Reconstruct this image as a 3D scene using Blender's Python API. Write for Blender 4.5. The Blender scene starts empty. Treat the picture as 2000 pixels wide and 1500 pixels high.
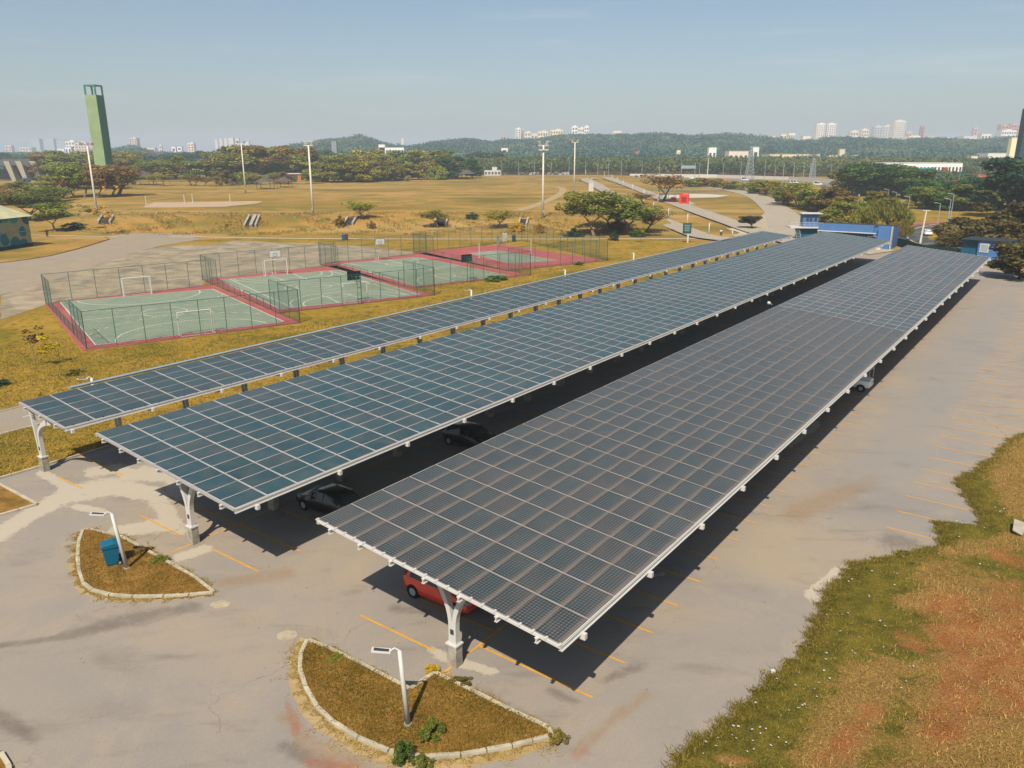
import bpy, bmesh, math, random
import numpy as np
from mathutils import Vector, Matrix
from mathutils.geometry import tessellate_polygon
R = math.radians
random.seed(7); rng = np.random.default_rng(7)
SC = bpy.context.scene
COL = SC.collection

# ---------------------------------------------------------------- camera model (used to survey ground points)
F, CAMH = 1522.0, 19.5
TH = math.atan(451 / 1522.0)
CT, ST = math.cos(TH), math.sin(TH)
def ray(x, y):
    a = (x - 1000) / F; b = -(y - 750) / F
    return np.array([a, CT + b * ST, -ST + b * CT])
def G(x, y, z=0.0):
    d = ray(x, y); t = (z - CAMH) / d[2]
    return np.array([d[0] * t, d[1] * t, z])
AZ = R(53.85)
U2 = np.array([math.cos(AZ), math.sin(AZ)]); V2 = np.array([math.sin(AZ), -math.cos(AZ)])
def W(u, v, z=0.0):
    p = U2 * u + V2 * v
    return (float(p[0]), float(p[1]), float(z))
def uvof(x, y, z=0.0):
    g = G(x, y, z)[:2]
    return float(g @ U2), float(g @ V2)
def pix(X, Y, Z):
    zc = Y * CT - (Z - CAMH) * ST; yc = Y * ST + (Z - CAMH) * CT
    return 1000 + F * X / zc, 750 - F * yc / zc
def sstep(a, b, x):
    t = np.clip((x - a) / (b - a), 0, 1)
    return t * t * (3 - 2 * t)

# ---------------------------------------------------------------- terrain
SKY_ = [(-900, 292), (-100, 296), (150, 299), (230, 290), (262, 284), (300, 298), (440, 298), (500, 293), (560, 284), (640, 272), (690, 268), (706, 261), (724, 270), (755, 279), (800, 284), (850, 275), (920, 270), (960, 277), (990, 272), (1040, 272), (1100, 264), (1200, 263),
  (1300, 260), (1345, 264), (1430, 260), (1500, 267), (1560, 274), (1640, 265), (1700, 270), (1760, 273), (1800, 268), (1900, 273), (1950, 268), (2000, 266), (2900, 264)]
HILL = [((x - 1000) / 1587, 19.5 + (299 - y) * 1.04 - 18) for x, y in SKY_]
HAZE_D = .00027
HX = np.array([a for a, b in HILL]); HZ = np.array([b for a, b in HILL], float)
def terrain(X, Y):
    X = np.asarray(X, float); Y = np.asarray(Y, float)
    r = X / np.maximum(Y, 1)
    bank = sstep(201, 226, Y + 3 * np.sin(X * .045)) * (1 - sstep(.105, .20, r)) * sstep(-.62, -.50, r)
    h = 2.6 * bank
    h = h * (1 - sstep(640, 760, Y))
    h = h + np.interp(r, HX, HZ) * sstep(900, 1650, Y) * (1 - .35 * sstep(1800, 3500, Y))
    h = h + 5 * np.sin(X * .006 + 1) * np.sin(Y * .004) * sstep(1000, 1500, Y)
    return h
def T(x, y, off=0.0):
    d = ray(x, y); o = np.array([0, 0, CAMH])
    lo, t = 0.0, 5.0
    prev = 5.0
    while t < 9000:
        p = o + d * t
        if p[2] < terrain(p[0], p[1]) + off:
            lo, hi = prev, t
            for _ in range(30):
                m = (lo + hi) / 2; p = o + d * m
                if p[2] < terrain(p[0], p[1]) + off: hi = m
                else: lo = m
            return o + d * hi
        prev = t; t *= 1.01
    return o + d * 6000

# ---------------------------------------------------------------- helpers
def hexc(h, k=1.0):
    h = h.lstrip('#'); out = []
    for i in (0, 2, 4):
        c = int(h[i:i + 2], 16) / 255
        c = c / 12.92 if c <= .04045 else ((c + .055) / 1.055) ** 2.4
        out.append(min(1.0, c * k))
    return tuple(out) + (1.0,)
K = 1 / 1.80
def C(h, k=1.0): return hexc(h, K * k)

class NT:
    def __init__(s, name):
        s.m = bpy.data.materials.new(name); s.m.use_nodes = True
        s.t = s.m.node_tree; s.n = s.t.nodes; s.l = s.t.links
        s.b = s.n['Principled BSDF']; s.out = s.n['Material Output']
    def add(s, typ, **kw):
        n = s.n.new(typ)
        for k, v in kw.items():
            if k == 'inp':
                for a, b in v.items(): n.inputs[a].default_value = b
            else: setattr(n, k, v)
        return n
    def link(s, a, b): s.l.new(a, b)
    def coord(s, kind='Position'):
        if kind == 'Position': return s.add('ShaderNodeNewGeometry').outputs['Position']
        return s.add('ShaderNodeTexCoord').outputs[kind]
    def noise(s, scale, detail=4, rough=.55, vec=None, dist=0.0, stretch=None):
        n = s.add('ShaderNodeTexNoise', inp={'Scale': scale, 'Detail': detail, 'Roughness': rough, 'Distortion': dist})
        v = vec or s.coord()
        if stretch:
            mp = s.add('ShaderNodeMapping', inp={'Rotation': (0, 0, stretch[0]), 'Scale': stretch[1]}); s.link(v, mp.inputs[0]); v = mp.outputs[0]
        s.link(v, n.inputs['Vector']); return n.outputs['Fac']
    def ramp(s, fac, stops, interp='LINEAR'):
        r = s.add('ShaderNodeValToRGB'); r.color_ramp.interpolation = interp
        e = r.color_ramp.elements
        while len(e) > 1: e.remove(e[-1])
        e[0].position = stops[0][0]; e[0].color = stops[0][1] if len(stops[0][1]) == 4 else tuple(stops[0][1]) + (1,)
        for p, c in stops[1:]:
            q = e.new(p); q.color = c
        s.link(fac, r.inputs[0]); return r.outputs['Color']
    def mask(s, fac, a, b):
        m = s.add('ShaderNodeMapRange', inp={'From Min': a, 'From Max': b}); m.interpolation_type = 'SMOOTHSTEP'
        s.link(fac, m.inputs['Value']); return m.outputs['Result']
    def mix(s, fac, a, b, mode='MIX'):
        m = s.add('ShaderNodeMix', data_type='RGBA', blend_type=mode)
        for i, v in ((0, fac), (6, a), (7, b)):
            if isinstance(v, (int, float)): m.inputs[i].default_value = v
            elif isinstance(v, tuple): m.inputs[i].default_value = v
            else: s.link(v, m.inputs[i])
        return m.outputs[2]
    def math(s, op, a, b=None, c=None):
        m = s.add('ShaderNodeMath', operation=op)
        for i, v in enumerate((a, b, c)):
            if v is None: continue
            if isinstance(v, (int, float)): m.inputs[i].default_value = v
            else: s.link(v, m.inputs[i])
        return m.outputs[0]
    def attr(s, name):
        a = s.add('ShaderNodeAttribute', attribute_name=name); return a
    def bump(s, h, strength=.3, dist=.02):
        b = s.add('ShaderNodeBump', inp={'Strength': strength, 'Distance': dist}); s.link(h, b.inputs['Height']); s.link(b.outputs[0], s.b.inputs['Normal'])
    def base(s, c, rough=.8, spec=.3, metal=0.0):
        if isinstance(c, tuple): s.b.inputs['Base Color'].default_value = c
        else: s.link(c, s.b.inputs['Base Color'])
        s.b.inputs['Roughness'].default_value = rough
        s.b.inputs['Specular IOR Level'].default_value = spec
        s.b.inputs['Metallic'].default_value = metal
        return s.m

MATS = {}
def plain(name, hexcol, rough=.7, spec=.3, var=.12, scale=1.5, k=1.0, metal=0.0):
    key = (name,)
    if key in MATS: return MATS[key]
    t = NT(name); c = C(hexcol, k)
    d = tuple(x * (1 - var) for x in c[:3]) + (1,); l = tuple(min(1, x * (1 + var)) for x in c[:3]) + (1,)
    f = t.noise(scale, 5, .6)
    col = t.ramp(f, [(.3, d), (.7, l)])
    MATS[key] = t.base(col, rough, spec, metal)
    return MATS[key]

class MB:
    def __init__(s): s.v = []; s.f = []; s.m = []; s.mi = 0
    def quad(s, *p, mi=None):
        b = len(s.v); s.v += [tuple(q) for q in p]; s.f.append(tuple(range(b, b + len(p)))); s.m.append(s.mi if mi is None else mi); return s
    def box(s, c, size, rz=0.0, mi=None, taper=1.0):
        x, y, z = size[0] / 2, size[1] / 2, size[2] / 2
        cs, sn = math.cos(rz), math.sin(rz); b = len(s.v)
        for dz, k in ((-z, 1), (z, taper)):
            for dx, dy in ((-x, -y), (x, -y), (x, y), (-x, y)):
                dx, dy = dx * k, dy * k
                s.v.append((c[0] + dx * cs - dy * sn, c[1] + dx * sn + dy * cs, c[2] + dz))
        for q in ((0, 3, 2, 1), (4, 5, 6, 7), (0, 1, 5, 4), (1, 2, 6, 5), (2, 3, 7, 6), (3, 0, 4, 7)):
            s.f.append(tuple(b + i for i in q)); s.m.append(s.mi if mi is None else mi)
        return s
    def beam(s, a, b_, w, h, up=(0, 0, 1), mi=None):
        a = Vector(a); b_ = Vector(b_); d = (b_ - a).normalized(); up = Vector(up)
        sd = d.cross(up)
        if sd.length < 1e-4: sd = Vector((1, 0, 0))
        sd.normalize(); up = sd.cross(d); b = len(s.v)
        for p in (a, b_):
            for i, j in ((-1, -1), (1, -1), (1, 1), (-1, 1)):
                s.v.append(tuple(p + sd * (i * w / 2) + up * (j * h / 2)))
        for q in ((0, 1, 2, 3), (7, 6, 5, 4), (0, 4, 5, 1), (1, 5, 6, 2), (2, 6, 7, 3), (3, 7, 4, 0)):
            s.f.append(tuple(b + i for i in q)); s.m.append(s.mi if mi is None else mi)
        return s
    def tube(s, pts, rad, n=8, cap=True, mi=None):
        pts = [Vector(p) for p in pts]
        if not hasattr(rad, '__len__'): rad = [rad] * len(pts)
        rings = []
        for i, p in enumerate(pts):
            d = (pts[min(i + 1, len(pts) - 1)] - pts[max(i - 1, 0)]).normalized()
            a = d.cross(Vector((0, 0, 1)))
            if a.length < .05: a = d.cross(Vector((0, 1, 0)))
            a.normalize(); c = a.cross(d); r0 = len(s.v)
            for k in range(n):
                t = 2 * math.pi * k / n
                s.v.append(tuple(p + a * (math.cos(t) * rad[i]) + c * (math.sin(t) * rad[i])))
            rings.append(r0)
        for i in range(len(rings) - 1):
            for k in range(n):
                k2 = (k + 1) % n
                s.f.append((rings[i] + k, rings[i + 1] + k, rings[i + 1] + k2, rings[i] + k2)); s.m.append(s.mi if mi is None else mi)
        if cap:
            s.f.append(tuple(rings[0] + k for k in range(n))); s.m.append(s.mi if mi is None else mi)
            s.f.append(tuple(rings[-1] + k for k in reversed(range(n)))); s.m.append(s.mi if mi is None else mi)
        return s
    def prism(s, pts, axis_off, mi=None):
        """polygon pts (3D) extruded by axis_off"""
        n = len(pts); b = len(s.v); o = Vector(axis_off)
        s.v += [tuple(p) for p in pts] + [tuple(Vector(p) + o) for p in pts]
        s.f.append(tuple(range(b, b + n))); s.f.append(tuple(reversed(range(b + n, b + 2 * n))))
        s.m += [s.mi if mi is None else mi] * 2
        for i in range(n):
            j = (i + 1) % n
            s.f.append((b + i, b + n + i, b + n + j, b + j)); s.m.append(s.mi if mi is None else mi)
        return s
    def build(s, name, mats, parent=None, smooth=False, bevel=0):
        me = bpy.data.meshes.new(name); me.from_pydata(s.v, [], s.f)
        if not isinstance(mats, (list, tuple)): mats = [mats]
        for m in mats: me.materials.append(m)
        if len(mats) > 1: me.polygons.foreach_set('material_index', s.m)
        if smooth: me.polygons.foreach_set('use_smooth', [True] * len(me.polygons))
        bm = bmesh.new(); bm.from_mesh(me); bmesh.ops.recalc_face_normals(bm, faces=bm.faces); bm.to_mesh(me); bm.free()
        o = bpy.data.objects.new(name, me); COL.objects.link(o)
        if parent: o.parent = parent
        if bevel:
            md = o.modifiers.new('b', 'BEVEL'); md.width = bevel; md.segments = 2; md.limit_method = 'ANGLE'
        return o
def mesh_np(name, V, Fq, mats, parent=None, attrs=None, smooth=False, mi=None, uv=None):
    me = bpy.data.meshes.new(name); V = np.asarray(V, np.float32); Fq = np.asarray(Fq, np.int32)
    me.vertices.add(len(V)); me.vertices.foreach_set('co', V.ravel())
    k = Fq.shape[1]; me.loops.add(Fq.size); me.loops.foreach_set('vertex_index', Fq.ravel())
    me.polygons.add(len(Fq)); me.polygons.foreach_set('loop_start', np.arange(0, Fq.size, k, dtype=np.int32))
    if not isinstance(mats, (list, tuple)): mats = [mats]
    for m in mats: me.materials.append(m)
    if mi is not None: me.polygons.foreach_set('material_index', np.asarray(mi, np.int32))
    if uv is not None:
        ul = me.uv_layers.new(name='UVMap'); ul.data.foreach_set('uv', np.asarray(uv, np.float32).ravel())
    me.update(calc_edges=True); me.validate()
    for an, (dom, typ, dat) in (attrs or {}).items():
        a = me.attributes.new(an, typ, dom)
        dat = np.asarray(dat, np.float32)
        a.data.foreach_set('value' if typ == 'FLOAT' else 'color', dat.ravel())
    if smooth: me.polygons.foreach_set('use_smooth', [True] * len(me.polygons))
    o = bpy.data.objects.new(name, me); COL.objects.link(o)
    if parent: o.parent = parent
    return o
def empty(name, loc=(0, 0, 0), rz=0.0):
    o = bpy.data.objects.new(name, None); COL.objects.link(o); o.location = loc; o.rotation_euler = (0, 0, rz); o.empty_display_size = .1
    return o
def tag(o, label=None, cat=None, group=None, kind=None):
    if label: o['label'] = label
    if cat: o['category'] = cat
    if group: o['group'] = group
    if kind: o['kind'] = kind
    return o
KIDS = {}
def copy_tree(o, parent=None):
    c = o.copy(); COL.objects.link(c)
    if parent: c.parent = parent
    for ch in [x for x in o.children]: copy_tree(ch, c)
    return c
UP = Vector((0, 0, 1))

# ---------------------------------------------------------------- materials
def mat_dry_field():
    t = NT('dry_grass_field'); p = t.coord()
    n1 = t.noise(.018, 5, .6, p, .6); n2 = t.noise(.12, 6, .65, p); n3 = t.noise(2.2, 4, .7, p)
    ns = t.noise(.03, 4, .6, p, 0, (R(8), (.35, 1.6, 1)))
    a = t.ramp(n1, [(.32, C('#7E6A2C')), (.45, C('#A3823A')), (.58, C('#BC924A')), (.72, C('#AC7C40'))])
    b = t.mix(t.mask(n2, .42, .66), a, C('#857A38'))
    g = t.mix(t.mask(ns, .5, .66), b, C('#BC9A5C'))
    o = t.mix(t.mask(t.noise(.035, 5, .7, p, 1.0), .66, .76), g, C('#B87748'))
    f = t.mix(.55, o, t.ramp(n3, [(.25, (.35, .35, .35, 1)), (.75, (1.0, 1.0, 1.0, 1))]), 'OVERLAY')
    t.bump(n3, .6, .12)
    return t.base(f, .95, .1)
def mat_lawn():
    t = NT('golden_lawn'); p = t.coord()
    n1 = t.noise(.10, 5, .6, p, .8); n2 = t.noise(.8, 6, .7, p); n3 = t.noise(7, 4, .7, p); n4 = t.noise(.3, 4, .6, p, 1.5)
    a = t.ramp(n1, [(.3, C('#7A7026')), (.45, C('#A0842E')), (.6, C('#B8933A')), (.75, C('#B88E4A'))])
    b = t.mix(t.mask(n2, .48, .70), a, C('#5F5A22'))
    c = t.mix(t.mask(n4, .62, .72), b, C('#B9834A'))
    f = t.mix(.6, c, t.ramp(n3, [(.25, (.3, .3, .3, 1)), (.75, (1.0, 1.0, 1.0, 1))]), 'OVERLAY')
    t.bump(n3, .8, .08)
    return t.base(f, .95, .1)
def mat_island():
    t = NT('island_grass'); p = t.coord()
    n1 = t.noise(.7, 6, .7, p, .8); n3 = t.noise(9, 4, .7, p)
    a = t.ramp(n1, [(.3, C('#6E5A28')), (.45, C('#936E34')), (.6, C('#A87F40')), (.75, C('#B0844A'))])
    f = t.mix(.6, a, t.ramp(n3, [(.25, (.3, .3, .3, 1)), (.75, (1.0, 1.0, 1.0, 1))]), 'OVERLAY')
    t.bump(n3, .8, .08)
    return t.base(f, .95, .1)
def mat_verge():
    t = NT('verge_grass'); p = t.coord()
    at = t.attr('dirt').outputs['Fac']; st = t.attr('straw').outputs['Fac']
    n2 = t.noise(1.3, 6, .7, p); n3 = t.noise(9, 5, .75, p, 1.0); n4 = t.noise(.5, 5, .65, p, 1.2); n5 = t.noise(26, 3, .7, p)
    g = t.ramp(n2, [(.3, C('#5A5620')), (.45, C('#77702A')), (.58, C('#8E8032')), (.72, C('#A48A3E'))])
    s = t.ramp(n3, [(.3, C('#8F6C38')), (.5, C('#B08A4C')), (.7, C('#C8A464'))])
    d = t.ramp(n4, [(.3, C('#AE6C3A')), (.55, C('#BE804C')), (.75, C('#C8965F'))])
    w1 = t.math('ADD', st, t.math('MULTIPLY', t.math('SUBTRACT', t.noise(1.1, 7, .72, p, .6), .5), 2.4))
    w2 = t.math('ADD', at, t.math('MULTIPLY', t.math('SUBTRACT', t.noise(.8, 7, .75, p, .4), .5), 2.4))
    c = t.mix(t.mask(w1, .35, .75), g, s)
    c = t.mix(t.mask(w2, .35, 1.15), c, d)
    f = t.mix(.7, c, t.ramp(n5, [(.3, (.25, .25, .25, 1)), (.7, (1.0, 1.0, 1.0, 1))]), 'OVERLAY')
    t.bump(n3, 1.0, .12)
    return t.base(f, .95, .1)
def mat_asphalt(name='worn_asphalt', base='#B0A598', warm='#BCAB92', cool='#A49D95', stains=True):
    t = NT(name); p = t.coord()
    n1 = t.noise(.09, 5, .6, p, .7); n2 = t.noise(.5, 6, .65, p, .4, (AZ, (.5, 1.6, 1))); n3 = t.noise(22, 3, .8, p); n4 = t.noise(3, 5, .7, p)
    a = t.ramp(n1, [(.3, C(cool)), (.5, C(base)), (.7, C(warm))])
    b = t.mix(t.math('MULTIPLY', t.mask(n2, .50, .8), .55), a, C('#83766A')); n6 = t.noise(.22, 7, .72, p, 1.2); b = t.mix(t.math('MULTIPLY', t.mask(n6, .47, .68), .55), b, C('#C0AE94')); n7 = t.noise(60, 2, .8, p); b = t.mix(.5, b, t.ramp(n7, [(.25, (.36, .36, .36, 1)), (.75, (.66, .66, .66, 1))]), 'OVERLAY')
    b = t.mix(t.math('MULTIPLY', t.mask(n4, .55, .75), .25), b, C('#C4B6A2'))
    if stains:
        w = t.noise(1.1, 6, .7, p, 1.6); wf = t.noise(5, 4, .7, p, .5)
        wsum = t.math('ADD', t.math('MULTIPLY', t.math('SUBTRACT', w, .5), 1.5), t.math('MULTIPLY', t.math('SUBTRACT', wf, .5), .5))
        def st(nm): return t.math('ADD', t.attr(nm).outputs['Fac'], wsum)
        soft = t.math('MULTIPLY', wsum, .45)
        def ss(nm): return t.math('ADD', t.attr(nm).outputs['Fac'], soft)
        b = t.mix(t.math('MULTIPLY', t.mask(st('dark'), .15, 1.3), .55), b, C('#6B6158'))
        b = t.mix(t.math('MULTIPLY', t.mask(st('brown'), .15, 1.3), .5), b, C('#A98458'))
        b = t.mix(t.math('MULTIPLY', t.mask(st('blue'), .1, 1.0), .5), b, C('#A3A09C'))
        b = t.mix(t.math('MULTIPLY', t.mask(st('red'), .2, 1.3), .6), b, C('#B5704E'))
        b = t.mix(t.math('MULTIPLY', t.mask(st('pale'), .38, .72), .8), b, C('#DCCFB8', 1.0))
    sp_ = t.add('ShaderNodeTexVoronoi', feature='F1', inp={'Scale': 1.4}); t.link(p, sp_.inputs['Vector'])
    dr = t.math('MULTIPLY', t.mask(sp_.outputs['Distance'], .11, .05), t.mask(t.noise(.35, 3, .6, p), .52, .62)); b = t.mix(t.math('MULTIPLY', dr, .55), b, C('#5A524A'))
    gr = t.noise(130, 2, .9, p); b = t.mix(.45, b, t.ramp(gr, [(.3, (.3, .3, .3, 1)), (.7, (.72, .72, .72, 1))]), 'OVERLAY')
    # cracks
    v = t.add('ShaderNodeTexVoronoi', feature='DISTANCE_TO_EDGE', inp={'Scale': .09}); 
    wp = t.add('ShaderNodeMix', data_type='VECTOR', inp={0: .12}); t.link(p, wp.inputs[4])
    nn = t.add('ShaderNodeTexNoise', inp={'Scale': .6, 'Detail': 4}); t.link(p, nn.inputs['Vector'])
    vm = t.add('ShaderNodeVectorMath', operation='MULTIPLY_ADD'); t.link(nn.outputs['Color'], vm.inputs[0]); vm.inputs[1].default_value = (3, 3, 3); t.link(p, vm.inputs[2])
    t.link(vm.outputs[0], v.inputs['Vector'])
    ck = t.math('MULTIPLY', t.math('LESS_THAN', v.outputs['Distance'], .0022), t.mask(n1, .45, .6))
    b = t.mix(t.math('MULTIPLY', ck, .5), b, C('#5E5550'))
    f = t.mix(.35, b, t.ramp(n3, [(.2, (.3, .3, .3, 1)), (.8, (.75, .75, .75, 1))]), 'OVERLAY')
    t.bump(n3, .35, .01)
    return t.base(f, .85, .25)
def mat_court(name, h1, h2, wear):
    t = NT(name); p = t.coord()
    n = t.noise(.25, 5, .6, p, .8); n2 = t.noise(1.6, 5, .7, p, .5, (R(40), (.4, 1.3, 1)))
    c = t.ramp(n, [(.35, C(h1)), (.65, C(h2))])
    c = t.mix(t.math('MULTIPLY', t.mask(n2, .47, .72), .7), c, C(wear)); n5 = t.noise(5, 5, .75, p, .6); c = t.mix(.35, c, t.ramp(n5, [(.25, (.3, .3, .3, 1)), (.75, (.72, .72, .72, 1))]), 'OVERLAY')
    return t.base(c, .8, .3)
def mat_foliage(name, h1, h2, h3):
    t = NT(name); oi = t.add('ShaderNodeObjectInfo'); a = t.attr('tone').outputs['Fac']
    c = t.ramp(a, [(.0, C(h1, 1.3)), (.5, C(h2, 1.3)), (1.0, C(h3, 1.3))])
    c = t.mix(1.0, c, oi.outputs['Color'], 'MULTIPLY')
    t.base(c, .75, .2)
    tr = t.add('ShaderNodeBsdfTranslucent'); t.link(c, tr.inputs['Color'])
    mx = t.add('ShaderNodeMixShader', inp={0: .25}); t.link(t.b.outputs[0], mx.inputs[1]); t.link(tr.outputs[0], mx.inputs[2]); t.link(mx.outputs[0], t.out.inputs[0])
    return t.m
def mat_panel(name, nx, ny, cell, line, dust, dots, lw, dustw=.05, rough=.30):
    t = NT(name); uv = t.coord('UV'); sp = t.add('ShaderNodeSeparateXYZ'); t.link(uv, sp.inputs[0]); X, Y = sp.outputs[0], sp.outputs[1]
    rnd = t.attr('pid').outputs['Fac']
    fx = t.math('ABSOLUTE', t.math('SUBTRACT', t.math('FRACT', t.math('MULTIPLY', X, nx)), .5))
    fy = t.math('ABSOLUTE', t.math('SUBTRACT', t.math('FRACT', t.math('MULTIPLY', Y, ny)), .5))
    mx = t.math('GREATER_THAN', t.math('MAXIMUM', fx, fy), .5 - lw)
    c0 = C(cell)
    kr = .45 if dots else 1.0
    pal = t.ramp(rnd, [(0, tuple(x * .72 for x in c0[:3]) + (1,)), (.5, c0), (.78, tuple(x * 1.15 for x in c0[:3]) + (1,)), (.9, (c0[0] * (1 + 1.3 * kr) + .01 * kr, c0[1] * .95, c0[2] * .85, 1)), (1, (c0[0] * (1 + 2.0 * kr) + .012 * kr, c0[1] * .98, c0[2] * .85, 1))])
    c = t.mix(mx, pal, C(line))
    if dots:
        dt = t.math('GREATER_THAN', t.math('ADD', fx, fy), 1 - dots)
        c = t.mix(dt, c, C('#B9C8C4'))
    pos = t.coord(); n = t.noise(.9, 5, .7, pos); n2 = t.noise(.05, 3, .5, pos)
    e = t.math('MULTIPLY', t.math('GREATER_THAN', X, 1 - dustw), .8)
    e2 = t.math('MULTIPLY', t.mask(X, 1 - dustw * 4, 1.0), .55)
    c = t.mix(t.math('MAXIMUM', e, e2), c, C(dust))
    c = t.mix(t.math('MULTIPLY', t.mask(n, .35, .85), .24), c, C(dust))
    c = t.mix(t.math('MULTIPLY', t.mask(n2, .4, .7), .10), c, C(dust))
    t.base(c, rough, .5)
    t.b.inputs['Sheen Weight'].default_value = .16; t.b.inputs['Sheen Roughness'].default_value = .45; t.b.inputs['Sheen Tint'].default_value = (.85, .76, .72, 1)
    rr = t.math('ADD', t.math('MULTIPLY', n, .25), rough); t.link(rr, t.b.inputs['Roughness'])
    return t.m

FIELD = mat_dry_field(); LAWN = mat_lawn(); ISLG = mat_island(); VERGE = mat_verge(); ASPH = mat_asphalt()
ROADM = mat_asphalt('park_road_asphalt', '#B3A38C', '#BBA88B', '#AFA396', False)
DARKROAD = mat_asphalt('dark_asphalt', '#4B5557', '#555B58', '#465052', False)
PLAZA = mat_court('stained_concrete', '#9A8C76', '#D0BD98', '#76706A')
PATHM = mat_court('pale_concrete_path', '#CDB996', '#D8C8A8', '#B49A70')
SAND = mat_court('pinkish_sand', '#D6B490', '#E2C6A4', '#C8A078')
TRAIL = mat_court('worn_dirt_trail', '#C6A872', '#D0B684', '#B0904F')
CGREEN = mat_court('green_court_paint', '#8C9F88', '#9BAA90', '#BDB899')
CPINK = mat_court('red_court_paint', '#BC5B5B', '#CB6C68', '#C98880')
LINEW = plain('white_line_paint', '#F2EEDD', .7, .2, .05, 3)
LINEY = plain('yellow_line_paint', '#F6B23A', .8, .2, .12, 2.5, 1.05)
KERB = plain('kerb_concrete', '#D9CDB2', .9, .2, .25, 1.2)
CONC = plain('bare_concrete', '#C9BFA9', .9, .2, .28, 1.3)
WHITE = plain('white_paint', '#F4F1EA', .45, .4, .04, 1)
GALV = plain('galvanised_steel', '#B9C4CB', .4, .5, .08, 3)
FRAME = plain('aluminium_frame', '#C2BEBB', .4, .5, .06, 2)
GFENCE = plain('green_fence_metal', '#3F6E64', .5, .4, .1, 2)
GREYM = plain('dark_grey_metal', '#4A4E50', .5, .4, .1, 2)
PALEPOLE = plain('pale_concrete_pole', '#EDE4D2', .8, .2, .08, .5, 1.3)
BARK = plain('bark', '#6E5B4A', .95, .1, .3, 4)
PBARK = plain('pale_bark', '#9A8770', .95, .1, .25, 4)
L_OLIVE = mat_foliage('olive_leaves', '#6E702C', '#9A9644', '#C4B656')
L_GREEN = mat_foliage('green_leaves', '#33502A', '#557436', '#7E9440')
L_RUST = mat_foliage('rusty_leaves', '#6C5A34', '#917A46', '#B59C5A')
L_DARK = mat_foliage('dark_leaves', '#23423A', '#38563C', '#567446')
L_YEL = mat_foliage('yellow_blossom', '#B98E1E', '#DDB32C', '#F0CF40')

# ---------------------------------------------------------------- world, sun, camera
SUN_AZ, SUN_EL = R(76 + 180), R(52)
w = bpy.data.worlds.new('World'); SC.world = w; w.use_nodes = True
nt = w.node_tree; bg = nt.nodes['Background']; sky = nt.nodes.new('ShaderNodeTexSky'); sky.sky_type = 'NISHITA'; sky.sun_disc = False
sx, sy = math.cos(SUN_AZ), math.sin(SUN_AZ)
sky.sun_elevation = SUN_EL; sky.sun_rotation = math.atan2(sx, sy) % (2 * math.pi); sky.air_density = 1.0; sky.dust_density = 1.5; sky.ozone_density = 2.0
tc = nt.nodes.new('ShaderNodeTexCoord'); mp = nt.nodes.new('ShaderNodeMapping'); mp.inputs['Scale'].default_value = (2.2, 2.2, 26)
ns = nt.nodes.new('ShaderNodeTexNoise'); ns.inputs['Scale'].default_value = 1.3; ns.inputs['Detail'].default_value = 6; ns.inputs['Roughness'].default_value = .6
nt.links.new(tc.outputs['Generated'], mp.inputs[0]); nt.links.new(mp.outputs[0], ns.inputs['Vector'])
mr = nt.nodes.new('ShaderNodeMapRange'); mr.inputs['From Min'].default_value = .54; mr.inputs['From Max'].default_value = .85; mr.inputs['To Max'].default_value = .38
nt.links.new(ns.outputs['Fac'], mr.inputs['Value'])
mixc = nt.nodes.new('ShaderNodeMix'); mixc.data_type = 'RGBA'; mixc.inputs[7].default_value = (8.5, 8.2, 8.0, 1)
nt.links.new(mr.outputs[0], mixc.inputs[0]); nt.links.new(sky.outputs[0], mixc.inputs[6]); tn = nt.nodes.new('ShaderNodeMix'); tn.data_type = 'RGBA'; tn.blend_type = 'MULTIPLY'; tn.inputs[0].default_value = 1; tn.inputs[7].default_value = (.985, 1.0, .985, 1); nt.links.new(mixc.outputs[2], tn.inputs[6]); nt.links.new(tn.outputs[2], bg.inputs[0])
bg.inputs[1].default_value = .080
sl = bpy.data.lights.new('sun', 'SUN'); sl.energy = 4.8; sl.angle = R(.5); sl.color = (1.0, .915, .785)
so = bpy.data.objects.new('sun', sl); COL.objects.link(so)
sdir = Vector((sx * math.cos(SUN_EL), sy * math.cos(SUN_EL), math.sin(SUN_EL)))
so.rotation_euler = sdir.to_track_quat('Z', 'Y').to_euler(); so.location = (0, 0, 60)
cam = bpy.data.cameras.new('camera'); cam.sensor_width = 36; cam.lens = 36 * F / 2000; cam.clip_end = 20000; cam.clip_start = .5
co = bpy.data.objects.new('camera', cam); COL.objects.link(co); co.location = (0, 0, CAMH); co.rotation_euler = (math.pi / 2 - TH, 0, 0)
SC.camera = co
SC.view_settings.view_transform = 'Standard'; SC.view_settings.look = 'None'; SC.view_settings.exposure = .43; SC.view_settings.gamma = 1
SC.cycles.use_denoising = True; SC.cycles.max_bounces = 6; SC.cycles.diffuse_bounces = 1; SC.cycles.volume_bounces = 0; SC.cycles.transparent_max_bounces = 8
SC.cycles.sample_clamp_indirect = 4

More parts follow.
